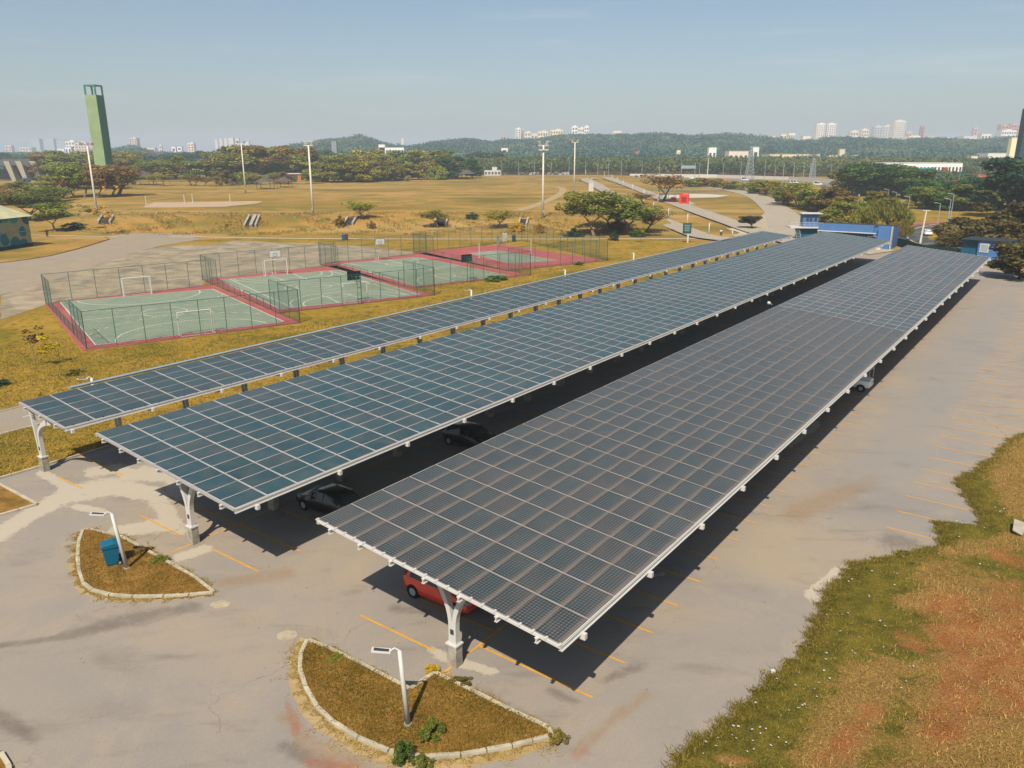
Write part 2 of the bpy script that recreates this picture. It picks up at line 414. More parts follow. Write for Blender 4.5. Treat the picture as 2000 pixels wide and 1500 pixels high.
# ---------------------------------------------------------------- ground sheets
def graded(a, b, n, p=2.2):
    t = np.linspace(0, 1, n); return a + (b - a) * t ** p
ys = np.unique(np.concatenate([np.linspace(-60, 195, 12), np.arange(198, 262, 2.0), np.linspace(264, 640, 40), np.linspace(650, 1800, 90), graded(1850, 9500, 20)]))
xs = np.unique(np.concatenate([np.linspace(-9000, -1400, 14), np.linspace(-1380, 1380, 190), np.linspace(1400, 9000, 14)]))
XX, YY = np.meshgrid(xs, ys)
def gridf(nx, ny):
    i = np.arange(nx * ny).reshape(ny, nx)
    return np.stack([i[:-1, :-1], i[:-1, 1:], i[1:, 1:], i[1:, :-1]], -1).reshape(-1, 4)
gz = terrain(XX, YY)
gnd = mesh_np('ground', np.stack([XX.ravel(), YY.ravel(), gz.ravel()], 1), gridf(len(xs), len(ys)), FIELD, smooth=True)
tag(gnd, kind='structure')

def jitter_poly(P, step, amp, closed=True, seed=0):
    r = np.random.default_rng(seed); out = []; n = len(P); P = [np.array(p[:2], float) for p in P]
    for i in range(n if closed else n - 1):
        a, b = P[i], P[(i + 1) % n]; L = np.linalg.norm(b - a); k = max(1, int(L / step))
        for j in range(k): out.append(a + (b - a) * j / k + r.normal(0, amp, 2) * (1 if j else .3))
    if not closed: out.append(P[-1])
    return out
def sheet(name, P, z, mat, step=0, amp=0, seed=0, drape=False, kind='structure', cut=8.0, parent=None):
    """flat polygon (world xy list) or draped over the terrain"""
    P = [np.array(p[:2], float) for p in P]
    if step: P = jitter_poly(P, step, amp, True, seed)
    ar = sum(P[i][0] * P[(i + 1) % len(P)][1] - P[(i + 1) % len(P)][0] * P[i][1] for i in range(len(P)))
    if ar < 0: P = P[::-1]
    bm = bmesh.new(); vs = [bm.verts.new((p[0], p[1], 0)) for p in P]; seen = set()
    for tri in tessellate_polygon([[Vector((p[0], p[1], 0)) for p in P]]):
        if len(set(tri)) == 3 and frozenset(tri) not in seen: seen.add(frozenset(tri)); bm.faces.new([vs[i] for i in tri])
    if drape:
        A = np.array(P); 
        for ax in (0, 1):
            lo, hi = A[:, ax].min(), A[:, ax].max()
            if ax == 1: lo = max(lo, 190)
            c = lo
            while c < hi:
                c += cut * (1 if c < 262 and ax == 1 else 2.5)
                no = (1, 0, 0) if ax == 0 else (0, 1, 0)
                bmesh.ops.bisect_plane(bm, geom=bm.verts[:] + bm.edges[:] + bm.faces[:], plane_co=(c if ax == 0 else 0, c if ax == 1 else 0, 0), plane_no=no)
        for v in bm.verts: v.co.z = float(terrain(v.co.x, v.co.y))
    for v in bm.verts: v.co.z += z
    bmesh.ops.recalc_face_normals(bm, faces=bm.faces)
    for f in bm.faces:
        if f.normal.z < 0: f.normal_flip()
    me = bpy.data.meshes.new(name); bm.to_mesh(me); bm.free(); me.materials.append(mat)
    o = bpy.data.objects.new(name, me); COL.objects.link(o)
    if parent: o.parent = parent
    else: tag(o, kind=kind)
    return o
def px(*pts): return [G(x, y) for x, y in pts]
def pxt(*pts): return [T(x, y) for x, y in pts]
def uvp(*pts): return [W(u, v) for u, v in pts]
def smooth_line(P, n=6):
    P = [np.array(p, float) for p in P]; out = []
    for i in range(len(P) - 1):
        p0 = P[max(i - 1, 0)]; p1 = P[i]; p2 = P[i + 1]; p3 = P[min(i + 2, len(P) - 1)]
        for k in range(n):
            t = k / n
            out.append(.5 * ((2 * p1) + (-p0 + p2) * t + (2 * p0 - 5 * p1 + 4 * p2 - p3) * t * t + (-p0 + 3 * p1 - 3 * p2 + p3) * t ** 3))
    out.append(P[-1]); return out
def ribbon(name, L, w, z, mat, drape=True, kind='structure', parent=None, n=6, mb=None):
    L = smooth_line([np.array(p[:2]) for p in L], n)
    own = mb is None
    if own: mb = MB()
    ws = w if hasattr(w, '__len__') else [w, w]
    pr = None
    for i, p in enumerate(L):
        d = L[min(i + 1, len(L) - 1)] - L[max(i - 1, 0)]; d = d / (np.linalg.norm(d) + 1e-9); nn = np.array([-d[1], d[0]])
        wd = ws[0] + (ws[1] - ws[0]) * i / (len(L) - 1)
        q = [p - nn * wd / 2, p, p + nn * wd / 2]
        q = [(a[0], a[1], (float(terrain(a[0], a[1])) if drape else 0) + z) for a in q]
        if pr: mb.quad(pr[0], q[0], q[1], pr[1]); mb.quad(pr[1], q[1], q[2], pr[2])
        pr = q
    if not own: return mb
    o = mb.build(name, mat, parent)
    if not parent: tag(o, kind=kind)
    return o
def kerb(name, L, h=.13, w=.16, z=0, drape=False, gap=.04, parent=None, block=1.0, mat=None):
    mb = MB(); L = [np.array(p[:2], float) for p in L]
    for a, b in zip(L, L[1:]):
        D = np.linalg.norm(b - a); k = max(1, int(round(D / block))); d = (b - a) / max(D, 1e-6)
        for i in range(k):
            p = a + (b - a) * i / k + d * gap / 2; q = a + (b - a) * (i + 1) / k - d * gap / 2
            zz = z + random.uniform(-.012, .012)
            za = float(terrain(*p)) if drape else 0; zb = float(terrain(*q)) if drape else 0
            mb.beam((p[0], p[1], za + zz + h / 2), (q[0], q[1], zb + zz + h / 2), w * random.uniform(.9, 1.1), h)
    o = mb.build(name, mat or KERB, parent)
    if not parent: tag(o, kind='structure')
    return o
#@@PART2
# ---------------------------------------------------------------- car park and verge
def stroke_field(PX, PY, strokes):
    out = np.zeros(PX.shape)
    for st in strokes:
        for a, b in zip(st, st[1:]):
            ax, ay, ar = a; bx, by, br = b
            dx, dy = bx - ax, by - ay; L = dx * dx + dy * dy + 1e-6
            t = np.clip(((PX - ax) * dx + (PY - ay) * dy) / L, 0, 1)
            d = np.hypot(PX - ax - t * dx, (PY - ay - t * dy) * 1.6); r = ar + (br - ar) * t
            out = np.maximum(out, 1.15 * np.exp(-(d / r) ** 2 * .7))
    return np.clip(out, 0, 1)
STR = {
 'pale': [[(0, 1045, 20), (60, 1003, 18), (130, 968, 24), (215, 950, 28), (300, 965, 24), (350, 1035, 16)], [(180, 922, 16), (240, 915, 14)], [(250, 928, 20), (340, 925, 26), (350, 960, 22)],
          [(225, 1040, 16), (320, 1025, 22)], [(400, 1072, 14), (350, 1090, 12)], [(85, 925, 12), (135, 955, 12)], [(860, 1282, 12), (960, 1312, 12)],
          [(845, 1270, 9), (905, 1300, 12)], [(1250, 1130, 5), (1300, 1120, 5)], [(1540, 870, 10), (1590, 830, 12)], [(1660, 1230, 8), (1580, 1160, 12), (1640, 1110, 8)], [(200, 1000, 10), (150, 990, 10)]],
 'brown': [[(560, 1400, 20), (600, 1450, 30), (700, 1500, 35)], [(1130, 1465, 16), (1190, 1410, 16), (1260, 1360, 16)], [(1450, 960, 30), (1560, 850, 30), (1700, 740, 26), (1850, 600, 18)],
           [(800, 1080, 30), (720, 1060, 24)], [(1560, 1000, 34), (1700, 940, 20)], [(430, 1140, 16), (560, 1120, 20)]],
 'dark': [[(120, 1245, 14), (230, 1215, 22), (380, 1185, 16)], [(0, 1262, 8), (120, 1245, 10)], [(1740, 1056, 26), (1790, 1062, 12)], [(560, 1460, 22), (640, 1500, 26)], [(770, 1190, 14), (830, 1195, 10)], [(1080, 1350, 14), (1120, 1370, 10)],
          [(1180, 1330, 12), (1250, 1300, 14)], [(60, 1440, 20), (0, 1400, 26)], [(950, 1360, 14), (1060, 1420, 14)]],
 'blue': [[(1735, 905, 70), (1850, 730, 60), (1960, 600, 36)], [(1700, 920, 50), (1880, 870, 40)]],
 'red': [[(1125, 1478, 13), (1140, 1455, 10)], [(560, 1370, 6), (580, 1430, 14)], [(185, 1195, 4), (205, 1187, 3)], [(610, 1490, 20), (680, 1500, 20)]],
}
def lot_grid(name, us, vs, z, mat):
    UU, VV = np.meshgrid(us, vs); X = UU * U2[0] + VV * V2[0]; Y = UU * U2[1] + VV * V2[1]
    zc = np.maximum(Y * CT + CAMH * ST, 1); PX = 1000 + F * X / zc; PY = 750 - F * (Y * ST - CAMH * CT) / zc
    at = {k: ('POINT', 'FLOAT', stroke_field(PX, PY, v).ravel()) for k, v in STR.items()}
    o = mesh_np(name, np.stack([X.ravel(), Y.ravel(), np.full(X.size, z)], 1), gridf(len(us), len(vs)), mat, attrs=at)
    return tag(o, kind='structure')
lot_grid('car_park', np.concatenate([np.arange(17.1, 50, .22), np.arange(50, 176, .6)]), np.arange(-52.3, 14.01, .3), .010, ASPH)
lot_grid('car_park_entrance', np.linspace(2, 17.1, 101), np.arange(-60, 8, .16), .010, ASPH)
sheet('car_park_entrance', uvp((-30, -60), (2, -60), (2, 30), (-30, 30)), .0085, ASPH); sheet('car_park_entrance', uvp((-30, -90), (17.1, -90), (17.1, -60), (-30, -60)), .010, ASPH); sheet('car_park_entrance', uvp((2, 7.9), (17.1, 7.9), (17.1, 30), (2, 30)), .0095, ASPH)

# lawn between the car park and the courts, everything left of it
sheet('lawn', uvp((17.1, -61), (17.1, -52.3), (176, -52.3), (176, -61)), .03, LAWN)
sheet('lawn', list(px((0, 795), (50, 783))) + [W(24, -66.6), W(176, -66.6)] + px((1560, 486), (1400, 474), (1200, 468), (1000, 466), (800, 464), (600, 460), (350, 470), (0, 640)), .008, LAWN)
ribbon('park_road', uvp((-30, -63.8), (17, -63.8), (60, -63.8), (176, -63.8)), 5.6, .045, ROADM, False)
kerb('kerb', uvp((17.2, -61.0), (40, -61.0)), .12, .14)
kerb('kerb', uvp((17.2, -66.65), (40, -66.65)), .12, .14)
kerb('kerb', uvp((17.1, -52.3), (60, -52.3)), .13, .16)
mb = MB()
for k in range(8):
    u = 19.6 + k * 4; a = W(u, -63.9, .052); b = W(u + 1.9, -63.9, .052); c = W(u + 1.9, -63.76, .052); d = W(u, -63.76, .052); mb.quad(a, b, c, d)
tag(mb.build('road_markings', LINEW), kind='structure')
sheet('traffic_island', uvp((17.0, -52.4), (17.0, -46.5), (15.3, -46.7), (9, -52.0), (12, -56), (17, -56)), .10, ISLG)
kerb('kerb', uvp((17.0, -52.4), (17.04, -46.42), (15.18, -46.62), (8.8, -52.1)), .13, .18)

# bay markings
mb = MB()
def bay(u, v0, v1, wd=.10, z=.016):
    mb.quad(W(u - wd / 2, v0, z), W(u + wd / 2, v0, z), W(u + wd / 2, v1, z), W(u - wd / 2, v1, z))
def lane(u0, u1, v, wd=.10, z=.0165):
    mb.quad(W(u0, v - wd / 2, z), W(u1, v - wd / 2, z), W(u1, v + wd / 2, z), W(u0, v + wd / 2, z))
for k in range(54): bay(20.25 + 2.53 * k + random.uniform(-.02, .02), -23.05, -18.75 if k == 0 else -17.57)
for k in range(48): bay(21.61 + 2.53 * k + random.uniform(-.02, .02), -17.43, -12.08)
lane(19.0, 142, -17.5)
for k in range(56): bay(19.85 + 2.53 * k, -40.3, -36.3 if k == 0 else -35.07)
for k in range(56): bay(19.95 + 2.53 * k, -33.5 if k == 0 else -34.93, -29.82)
lane(18.5, 158, -35.0)
for k in range(56): bay(19.75 + 2.53 * k, -49.6 if k == 0 else -52.1, -46.65)
for k in range(36):
    u = 43.0 + 2.53 * k; ve = 3.5
    if u < 65: ve = np.interp(u, [37.5, 39.8, 42.2, 45.3, 46, 48, 52.3, 54.2, 62.8, 64.4], [-6.5, -5.2, -3.2, -3.9, -2, -2.4, -3.8, -3.2, -1.7, -1.2])
    bay(u, -6.2, ve, .09)
tag(mb.build('parking_markings', LINEY), kind='structure')

# verge on the right
EU = [-15, 5, 14, 18.5, 20.24, 21.09, 22.63, 24.07, 26.86, 29.88, 32.26, 35, 37.5, 39.8, 42.22, 45.3, 45.96, 48.01, 52.29, 54.23, 62.76, 64.42, 80]
EV = [2, -4, -7.5, -8.4, -8.07, -8.28, -7.62, -7.42, -7.04, -6.55, -6.79, -6.95, -6.77, -5.36, -3.4, -4.1, -2.16, -2.56, -4.01, -3.4, -1.85, -1.35, 6]
us = np.arange(-12, 78, .3); ed = np.interp(us, EU, EV) + .12 * np.sin(us * 5.1) + .1 * np.sin(us * 11.7 + 1) + rng.normal(0, .05, len(us))
tt = np.concatenate([[-.06, 0], np.cumsum(np.linspace(.08, .7, 60))])
def verge_h(u, t):
    return .02 + .22 * sstep(0, .9, t) + .05 * t * sstep(2, 8, t) + .10 * np.sin(u * .8 + t * .6) * sstep(.5, 4, t) + .05 * np.sin(u * 2.3) * np.sin(t * 1.9) * sstep(.5, 3, t)
UU, TT = np.meshgrid(us, tt); VV = np.interp(UU, us, ed) + TT
ZZ = verge_h(UU, np.maximum(TT, 0)); ZZ[TT < 0] = -.02
X = UU * U2[0] + VV * V2[0]; Y = UU * U2[1] + VV * V2[1]
zc = np.maximum(Y * CT + CAMH * ST, 1); PX = 1000 + F * X / zc; PY = 750 - F * (Y * ST - CAMH * CT) / zc
DIRT = [[(1850, 1200, 60), (1900, 1300, 80), (1850, 1440, 60)], [(1760, 1260, 26), (1800, 1280, 24)], [(1950, 1090, 24), (2000, 1110, 24)], [(1440, 1490, 12), (1470, 1500, 10)], [(1700, 1400, 30), (1620, 1500, 40)], [(1960, 1170, 40), (1980, 1400, 60)]]
STRAW = [[(1830, 1130, 50), (1960, 1260, 120), (1900, 1500, 170)], [(1700, 1330, 60), (1620, 1500, 80)], [(1850, 1080, 20), (1940, 1070, 26), (2000, 1060, 30)], [(1990, 870, 50), (2000, 960, 50)], [(1950, 930, 24), (1990, 1000, 30)], [(1410, 1490, 16), (1440, 1500, 14)], [(1770, 1180, 24), (1860, 1170, 30)]]
dirt = stroke_field(PX, PY, DIRT); straw = stroke_field(PX, PY, STRAW)
vg = mesh_np('verge', np.stack([X.ravel(), Y.ravel(), ZZ.ravel()], 1), gridf(len(us), len(tt)), VERGE, attrs={'dirt': ('POINT', 'FLOAT', dirt.ravel()), 'straw': ('POINT', 'FLOAT', straw.ravel())}, smooth=True)
tag(vg, kind='structure')
GRASSM = mat_foliage('grass_blades', '#60601F', '#9A8736', '#CBA663')
def blades(name, P, hgt_, wid, tone, lean=.5, parent=None):
    n = len(P); a = rng.uniform(0, 2 * math.pi, n); b = rng.uniform(0, 2 * math.pi, n)
    h = hgt_ * rng.uniform(.5, 1.4, n) if np.isscalar(hgt_) else hgt_ * rng.uniform(.6, 1.3, n)
    wd = wid * rng.uniform(.6, 1.4, n)
    dx = np.stack([np.cos(a), np.sin(a), 0 * a], 1) * wd[:, None]; ln = np.stack([np.cos(b), np.sin(b), 0 * b], 1) * (h * lean * rng.uniform(.2, 1.6, n))[:, None]
    tip = P + ln; tip[:, 2] += h
    V = np.stack([P - dx / 2, P + dx / 2, tip], 1).reshape(-1, 3); Fq = np.arange(3 * n).reshape(n, 3)
    return mesh_np(name, V, Fq, GRASSM, parent, attrs={'tone': ('POINT', 'FLOAT', np.repeat(tone, 3))})
def in_px(P, pad=30):
    zc = P[:, 1] * CT - (P[:, 2] - CAMH) * ST; x = 1000 + F * P[:, 0] / zc; y = 750 - F * (P[:, 1] * ST + (P[:, 2] - CAMH) * CT) / zc
    return x, y, (x > -pad) & (x < 2000 + pad) & (y < 1500 + pad)
n = 210000; bu = rng.uniform(8, 70, n); bt = 26 * rng.uniform(0, 1, n) ** 1.4
bv = np.interp(bu, us, ed) + bt - .12
P = np.stack([bu * U2[0] + bv * V2[0], bu * U2[1] + bv * V2[1], verge_h(bu, np.maximum(bt, 0)) - .02], 1)
x_, y_, ok = in_px(P); P = P[ok]; x_, y_, bt = x_[ok], y_[ok], bt[ok]
dd = stroke_field(x_, y_, DIRT); ss_ = stroke_field(x_, y_, STRAW)
keep = rng.uniform(0, 1, len(P)) > .55 * dd; P = P[keep]; ss_ = ss_[keep]; bt = bt[keep]; dd = dd[keep]
patch = .5 + .5 * np.sin(P[:, 0] * .9 + 2 * np.sin(P[:, 1] * .5)) * np.sin(P[:, 1] * .8 + P[:, 0] * .3)
tone = np.clip(.16 + .30 * patch + .62 * ss_ * rng.uniform(.3, 1.2, len(P)) + .3 * dd + rng.normal(0, .2, len(P)), 0, 1)
tag(blades('grass', P, .09 + .03 * ss_, .03 + .01 * ss_, tone, 1.0), kind='stuff')
# taller tufts spilling over the edge of the asphalt
n = 26000; bu = rng.uniform(10, 68, n); bu = bu[np.sin(bu * 1.7) + np.sin(bu * .63) + rng.normal(0, .5, n) > -.3]; n = len(bu); bt = rng.normal(.05, .18, n)
bv = np.interp(bu, us, ed) + bt
P = np.stack([bu * U2[0] + bv * V2[0], bu * U2[1] + bv * V2[1], np.maximum(verge_h(bu, np.maximum(bt, 0)) - .02, .01)], 1)
tag(blades('grass', P, .16, .03, np.clip(rng.normal(.35, .25, n), 0, 1), 1.0), kind='stuff')
# tiny flowers
fm = MB()
for k in range(5):
    t = k * 2 * math.pi / 5; fm.quad((0, 0, .0), (.035 * math.cos(t - .5), .035 * math.sin(t - .5), .012), (.05 * math.cos(t), .05 * math.sin(t), .0), (.035 * math.cos(t + .5), .035 * math.sin(t + .5), .012))
flower0 = fm.build('wildflower', plain('lilac_petals', '#F0E8F4', .6, .2, .05, 2)); FL = [flower0]
for k in range(85):
    while True:
        x, y = random.uniform(1330, 1990), random.uniform(930, 1495); u, v = uvof(x, y); t = v - float(np.interp(u, us, ed))
        if t > .3 and float(stroke_field(np.array([x]), np.array([y]), DIRT + STRAW)[0]) < .45: break
    o = flower0 if k == 0 else flower0.copy()
    if k: COL.objects.link(o)
    o.location = W(u, v, float(verge_h(np.array(u), np.array(t))) + .13); o.rotation_euler = (random.uniform(-.4, .4), random.uniform(-.4, .4), random.uniform(0, 6)); s = random.uniform(.6, 1.1); o.scale = (s, s, s)
    tag(o, 'tiny pale lilac flower open among the green grass of the verge', 'flower', 'tiny lilac flowers dotted over the green verge')

# ---------------------------------------------------------------- the two kerbed islands in front
def inside(poly, x, y):
    c = np.zeros(x.shape, bool); n = len(poly)
    for i in range(n):
        x1, y1 = poly[i][:2]; x2, y2 = poly[(i + 1) % n][:2]
        cond = ((y1 > y) != (y2 > y)) & (x < (x2 - x1) * (y - y1) / (y2 - y1 + 1e-12) + x1); c ^= cond
    return c
def island(P, nb, seed, crushed):
    P = [np.array(p[:2]) for p in P]; cx = sum(P) / len(P)
    sheet('traffic_island', P, .11, ISLG)
    fr = []
    for i, p in enumerate(P):
        d = (p - cx) / np.linalg.norm(p - cx); fr.append(p + d * (.12 + .55 * crushed[i % len(crushed)]))
    sheet('dry_fringe', fr, .013, TRAIL, .35, .07, seed)
    kerb('kerb', P + [P[0]], .135, .16, block=.95)
    A = np.array(P); lo, hi = A.min(0), A.max(0)
    q = rng.uniform(lo, hi, (nb, 2)); m = inside([tuple(p) for p in P], q[:, 0], q[:, 1]); q = q[m]
    Pt = np.column_stack([q, np.full(len(q), .105)])
    patch = .5 + .5 * np.sin(q[:, 0] * 1.6 + np.sin(q[:, 1] * 1.3) * 2)
    tone = np.clip(.15 + .35 * patch + rng.normal(0, .2, len(q)), 0, 1)
    tag(blades('grass', Pt, .08, .03, tone, 1.0), kind='stuff').color = (1.0, .88, .74, 1)
    # ragged dry fringe outside the kerb
    pts = []; 
    for i in range(len(P)):
        a, b = P[i], P[(i + 1) % len(P)]; L = np.linalg.norm(b - a); k = int(L * 330); t = rng.uniform(0, 1, k)
        d = (b - a) / L; nrm = np.array([d[1], -d[0]]); 
        if np.dot((a + b) / 2 - cx, nrm) < 0: nrm = -nrm
        wd = crushed[i % len(crushed)] * (.6 + .5 * np.sin(t * L * 3.1 + i) + .25 * np.sin(t * L * 9))
        off = .08 + np.abs(rng.normal(0, 1, k)) * .45 * np.maximum(wd, .02)
        pts.append(a + (b - a) * t[:, None] + nrm * off[:, None])
    q = np.concatenate(pts); Pt = np.column_stack([q, np.full(len(q), .01)])
    tag(blades('grass', Pt, .05, .04, np.clip(rng.normal(.8, .18, len(q)), 0, 1), 1.5), kind='stuff')
isl1 = px((163, 1038), (154, 1062), (152, 1090), (155, 1118), (163, 1142), (180, 1155), (215, 1164), (260, 1168), (320, 1167), (370, 1164), (418, 1160), (380, 1130), (300, 1085), (240, 1052), (175, 1036))
island(isl1, 16000, 1, [.55, .6, .5, .5, .45, .45, .5, .5, .4, .3, .35, .3, .35, .3, .2])
isl2 = px((601, 1253), (588, 1280), (586, 1310), (597, 1345), (620, 1385), (650, 1413), (700, 1445), (760, 1470), (830, 1482), (900, 1478), (1000, 1460), (1078, 1440), (1070, 1425), (960, 1372), (850, 1317), (801, 1350), (700, 1297), (640, 1268))
island(isl2, 42000, 2, [.7, .7, .8, 1.0, 1.0, .9, .8, .9, 1.1, .9, .9, .3, .2, .25, .3, .15, .2, .2])
isl3 = px((-30, 1476), (2, 1474), (18, 1500), (24, 1560), (-30, 1560))
sheet('traffic_island', isl3, .11, ISLG); kerb('kerb', isl3[:4], .14, .17)

# ---------------------------------------------------------------- roads and paths left and behind
def road(name, pts, w, z=.05, mat=ROADM, **k): return ribbon(name, pxt(*pts), w, z, mat, True, **k)
sheet('plaza', px((0, 625), (45, 610), (88, 596), (250, 578), (396, 560), (402, 548), (520, 538), (630, 520), (640, 512), (815, 503), (805, 492), (700, 480), (560, 474), (460, 470), (420, 478), (340, 479), (260, 492), (130, 535), (0, 578)), .018, PLAZA, 3, .15, 5)
sheet('park_road', px((-40, 590), (0, 577), (130, 540), (250, 496), (320, 479), (390, 468), (330, 455), (250, 455), (215, 462), (216, 468), (160, 486), (100, 500), (0, 514), (-40, 520)), .030, ROADM, 3, .12, 6)
sheet('park_road', px((-10, 448), (60, 438), (160, 440), (260, 444), (330, 450), (400, 462), (330, 470), (262, 460), (262, 450), (150, 446), (60, 446), (-10, 456)), .034, ROADM, 3, .12, 7)
ribbon('footpath', px((230, 463), (140, 461), (50, 459), (-20, 458)), 1.6, .05, PATHM, False)
ribbon('footpath', px((330, 462), (500, 465), (750, 467), (1000, 467), (1200, 467), (1350, 466), (1395, 464)), 2.2, .05, PATHM, False)
kerb('kerb', px((0, 514), (50, 508), (100, 500), (160, 484), (213, 468), (205, 463)), .15, .2, block=2, mat=plain('mossy_kerb', '#9C8462', .9, .2, .3, 2))
ROADP = mat_asphalt('pale_road_surface', '#C4B7A2', '#CDBFA6', '#BDB2A2', False)
# twin access roads climbing to the plateau
road('park_road', [(1600, 490), (1480, 455), (1432, 438), (1380, 420), (1330, 402), (1290, 388), (1240, 368), (1205, 355), (1192, 350), (1185, 347)], (6.4, 9.0), .40, ROADP)
road('park_road', [(1420, 470), (1375, 464), (1340, 452), (1300, 435), (1270, 420)], (6.5, 6.5), .36, ROADP)
road('park_road', [(1180, 372), (1163, 361), (1150, 355), (1146, 351), (1160, 349)], (6.8, 8.0), .42, ROADP)
road('park_road', [(1270, 420), (1240, 402), (1205, 385), (1180, 372)], (6.5, 6.8), .38, ROADP)
road('park_road', [(1560, 470), (1540, 440), (1530, 425), (1515, 408), (1480, 385), (1430, 372), (1385, 366), (1340, 362)], (12, 8), .16, ROADP)
sheet('plaza', pxt((1430, 462), (1470, 440), (1500, 410), (1530, 408), (1555, 416), (1548, 424), (1535, 428), (1560, 446), (1640, 462), (1750, 490), (1700, 498), (1560, 478)), .13, PATHM, 3, .2, 9)
road('trail', [(1010, 412), (1050, 400), (1085, 385), (1100, 373), (1092, 366), (1060, 362), (1025, 359)], (4, 3), .08, TRAIL)
road('trail', [(880, 414), (960, 413), (1040, 407)], 2.0, .07, TRAIL)
road('trail', [(280, 393), (330, 387), (420, 380), (540, 372), (640, 366), (760, 360), (900, 354), (1060, 353)], (1.8, 3), .08, TRAIL)
road('trail', [(225, 417), (330, 418), (480, 420), (640, 421), (800, 421)], 1.1, .07, TRAIL)
sheet('sand_court', pxt((276, 406), (300, 396), (420, 394), (515, 393), (500, 398), (440, 404), (330, 406)), .07, SAND, 4, .3, 4, drape=True)
sheet('skate_ground', pxt((1275, 384), (1300, 378), (1380, 379), (1425, 382), (1400, 386), (1330, 387)), .09, plain('white_concrete', '#E9E0CC', .8), 4, .2, 4, drape=True)
sheet('container_pad', pxt((1285, 393), (1345, 392), (1360, 400), (1300, 401)), .10, PATHM, drape=True)
sheet('bank_patch', pxt((1417, 448), (1450, 445), (1500, 452), (1470, 462)), .15, plain('pale_gravel', '#E4D3B0', .95), 3, .2, 6)

n = 90000; bu = 17.2 + 100 * rng.uniform(0, 1, n) ** 1.6; bv = rng.choice([0, 1], n, p=[.35, .65]); bv = np.where(bv == 0, rng.uniform(-60.9, -52.5, n), rng.uniform(-90, -66.8, n))
P = np.stack([bu * U2[0] + bv * V2[0], bu * U2[1] + bv * V2[1], np.full(n, .01)], 1); x_, y_, ok = in_px(P); ok &= (y_ > 560) | (x_ > 600)
ok &= ~inside([p[:2] for p in px((160, 690), (590, 634), (860, 580), (400, 540), (85, 590))], P[:, 0], P[:, 1]); P = P[ok]
tag(blades('grass', P, .13, .07, np.clip(.45 + .2 * np.sin(P[:, 0] * .5) * np.sin(P[:, 1] * .4) + rng.normal(0, .2, len(P)), 0, 1), 1.2), kind='stuff')
n = 42000; Yb = rng.uniform(196, 236, n); Xb = rng.uniform(-.52, .14, n) * Yb; clump = np.sin(Xb * .31 + 2 * np.sin(Yb * .2)) + np.sin(Xb * .9 + Yb * .7) * .7 + rng.normal(0, .6, n); k_ = clump > .5; Xb, Yb = Xb[k_], Yb[k_]
P = np.stack([Xb, Yb, terrain(Xb, Yb)], 1)
tag(blades('grass', P, .45, .22, np.clip(rng.normal(.78, .2, len(P)), 0, 1), 1.0), kind='stuff')
# ---------------------------------------------------------------- sports courts
def lerp2(Q, s, t):
    a, b, c, d = [np.array(q[:2]) for q in Q]   # near-left, near-right, far-right, far-left
    return (a * (1 - s) + b * s) * (1 - t) + (d * (1 - s) + c * s) * t
def court(label, pink, green, style):
    pk = px(*pink); g = px(*green)
    r = empty('sports_court')
    tag(r, label, 'sports court', 'painted sports courts side by side')
    sheet('apron', pk, .045, CPINK, parent=r); sheet('playing_surface', g, .052, CGREEN, parent=r)
    mb = MB(); Z = .060; lw = .14
    def seg(p, q, w=lw):
        p = lerp2(g, *p); q = lerp2(g, *q); d = (q - p) / np.linalg.norm(q - p); n = np.array([-d[1], d[0]]) * w / 2
        mb.quad(*[(a[0], a[1], Z) for a in (p - n, q - n, q + n, p + n)])
    def arc(c, rx, ry, a0, a1, n=28, dash=False, w=lw):
        P = [(c[0] + rx * math.cos(a), c[1] + ry * math.sin(a)) for a in np.linspace(a0, a1, n + 1)]
        for i in range(n):
            if dash and i % 2: continue
            q0, q1 = P[i], P[i + 1]
            if min(q0[0], q1[0]) < -.001 or max(q0[0], q1[0]) > 1.001: continue
            seg(q0, q1, w)
    for p, q in (((0, 0), (1, 0)), ((1, 0), (1, 1)), ((1, 1), (0, 1)), ((0, 1), (0, 0))): seg(p, q)
    pi = math.pi
    if style == 'futsal':
        seg((0, .5), (1, .5)); arc((.5, .5), .13, .10, 0, 2 * pi, 32)
        arc((.5, 0), .40, .25, 0, pi); arc((.5, 1), .40, .25, pi, 2 * pi)
        arc((.5, 0), .56, .40, 0, pi, 44, True); arc((.5, 1), .56, .40, pi, 2 * pi, 44, True)
    elif style in ('multi', 'basket'):
        seg((0, .5), (1, .5)); arc((.5, .5), .13, .08, 0, 2 * pi, 32)
        if style == 'multi': arc((.5, .5), .21, .14, 0, 2 * pi, 32); seg((.08, 0), (.08, 1)); seg((.92, 0), (.92, 1))
        for e, s_ in ((0, 1), (1, -1)):
            a0, a1 = (0, pi) if s_ == 1 else (pi, 2 * pi)
            arc((.5, e + .02 * s_), .40, .27, a0, a1); arc((.5, e + s_ * .20), .10, .06, 0, 2 * pi, 20)
            if style == 'multi': arc((.5, e), .33, .20, a0, a1)
            seg((.40, e), (.42, e + s_ * .20)); seg((.60, e), (.58, e + s_ * .20)); seg((.42, e + s_ * .20), (.58, e + s_ * .20))
    else:
        seg((.5, 0), (.5, 1)); seg((.33, 0), (.33, 1)); seg((.67, 0), (.67, 1))
    mb.build('court_lines', LINEW, r)
    return g
g1 = court('leftmost red-edged green court marked for futsal with two white goals', [(162, 686), (586, 631), (412, 556), (87, 594)], [(187, 675), (555, 629), (415, 565), (118, 591)], 'futsal')
g2 = court('green court with basketball and futsal lines between the futsal court and the goal-less court', [(544, 612), (849, 577), (657, 519), (396, 547)], [(547, 604), (820, 576), (662, 528), (428, 547)], 'multi')
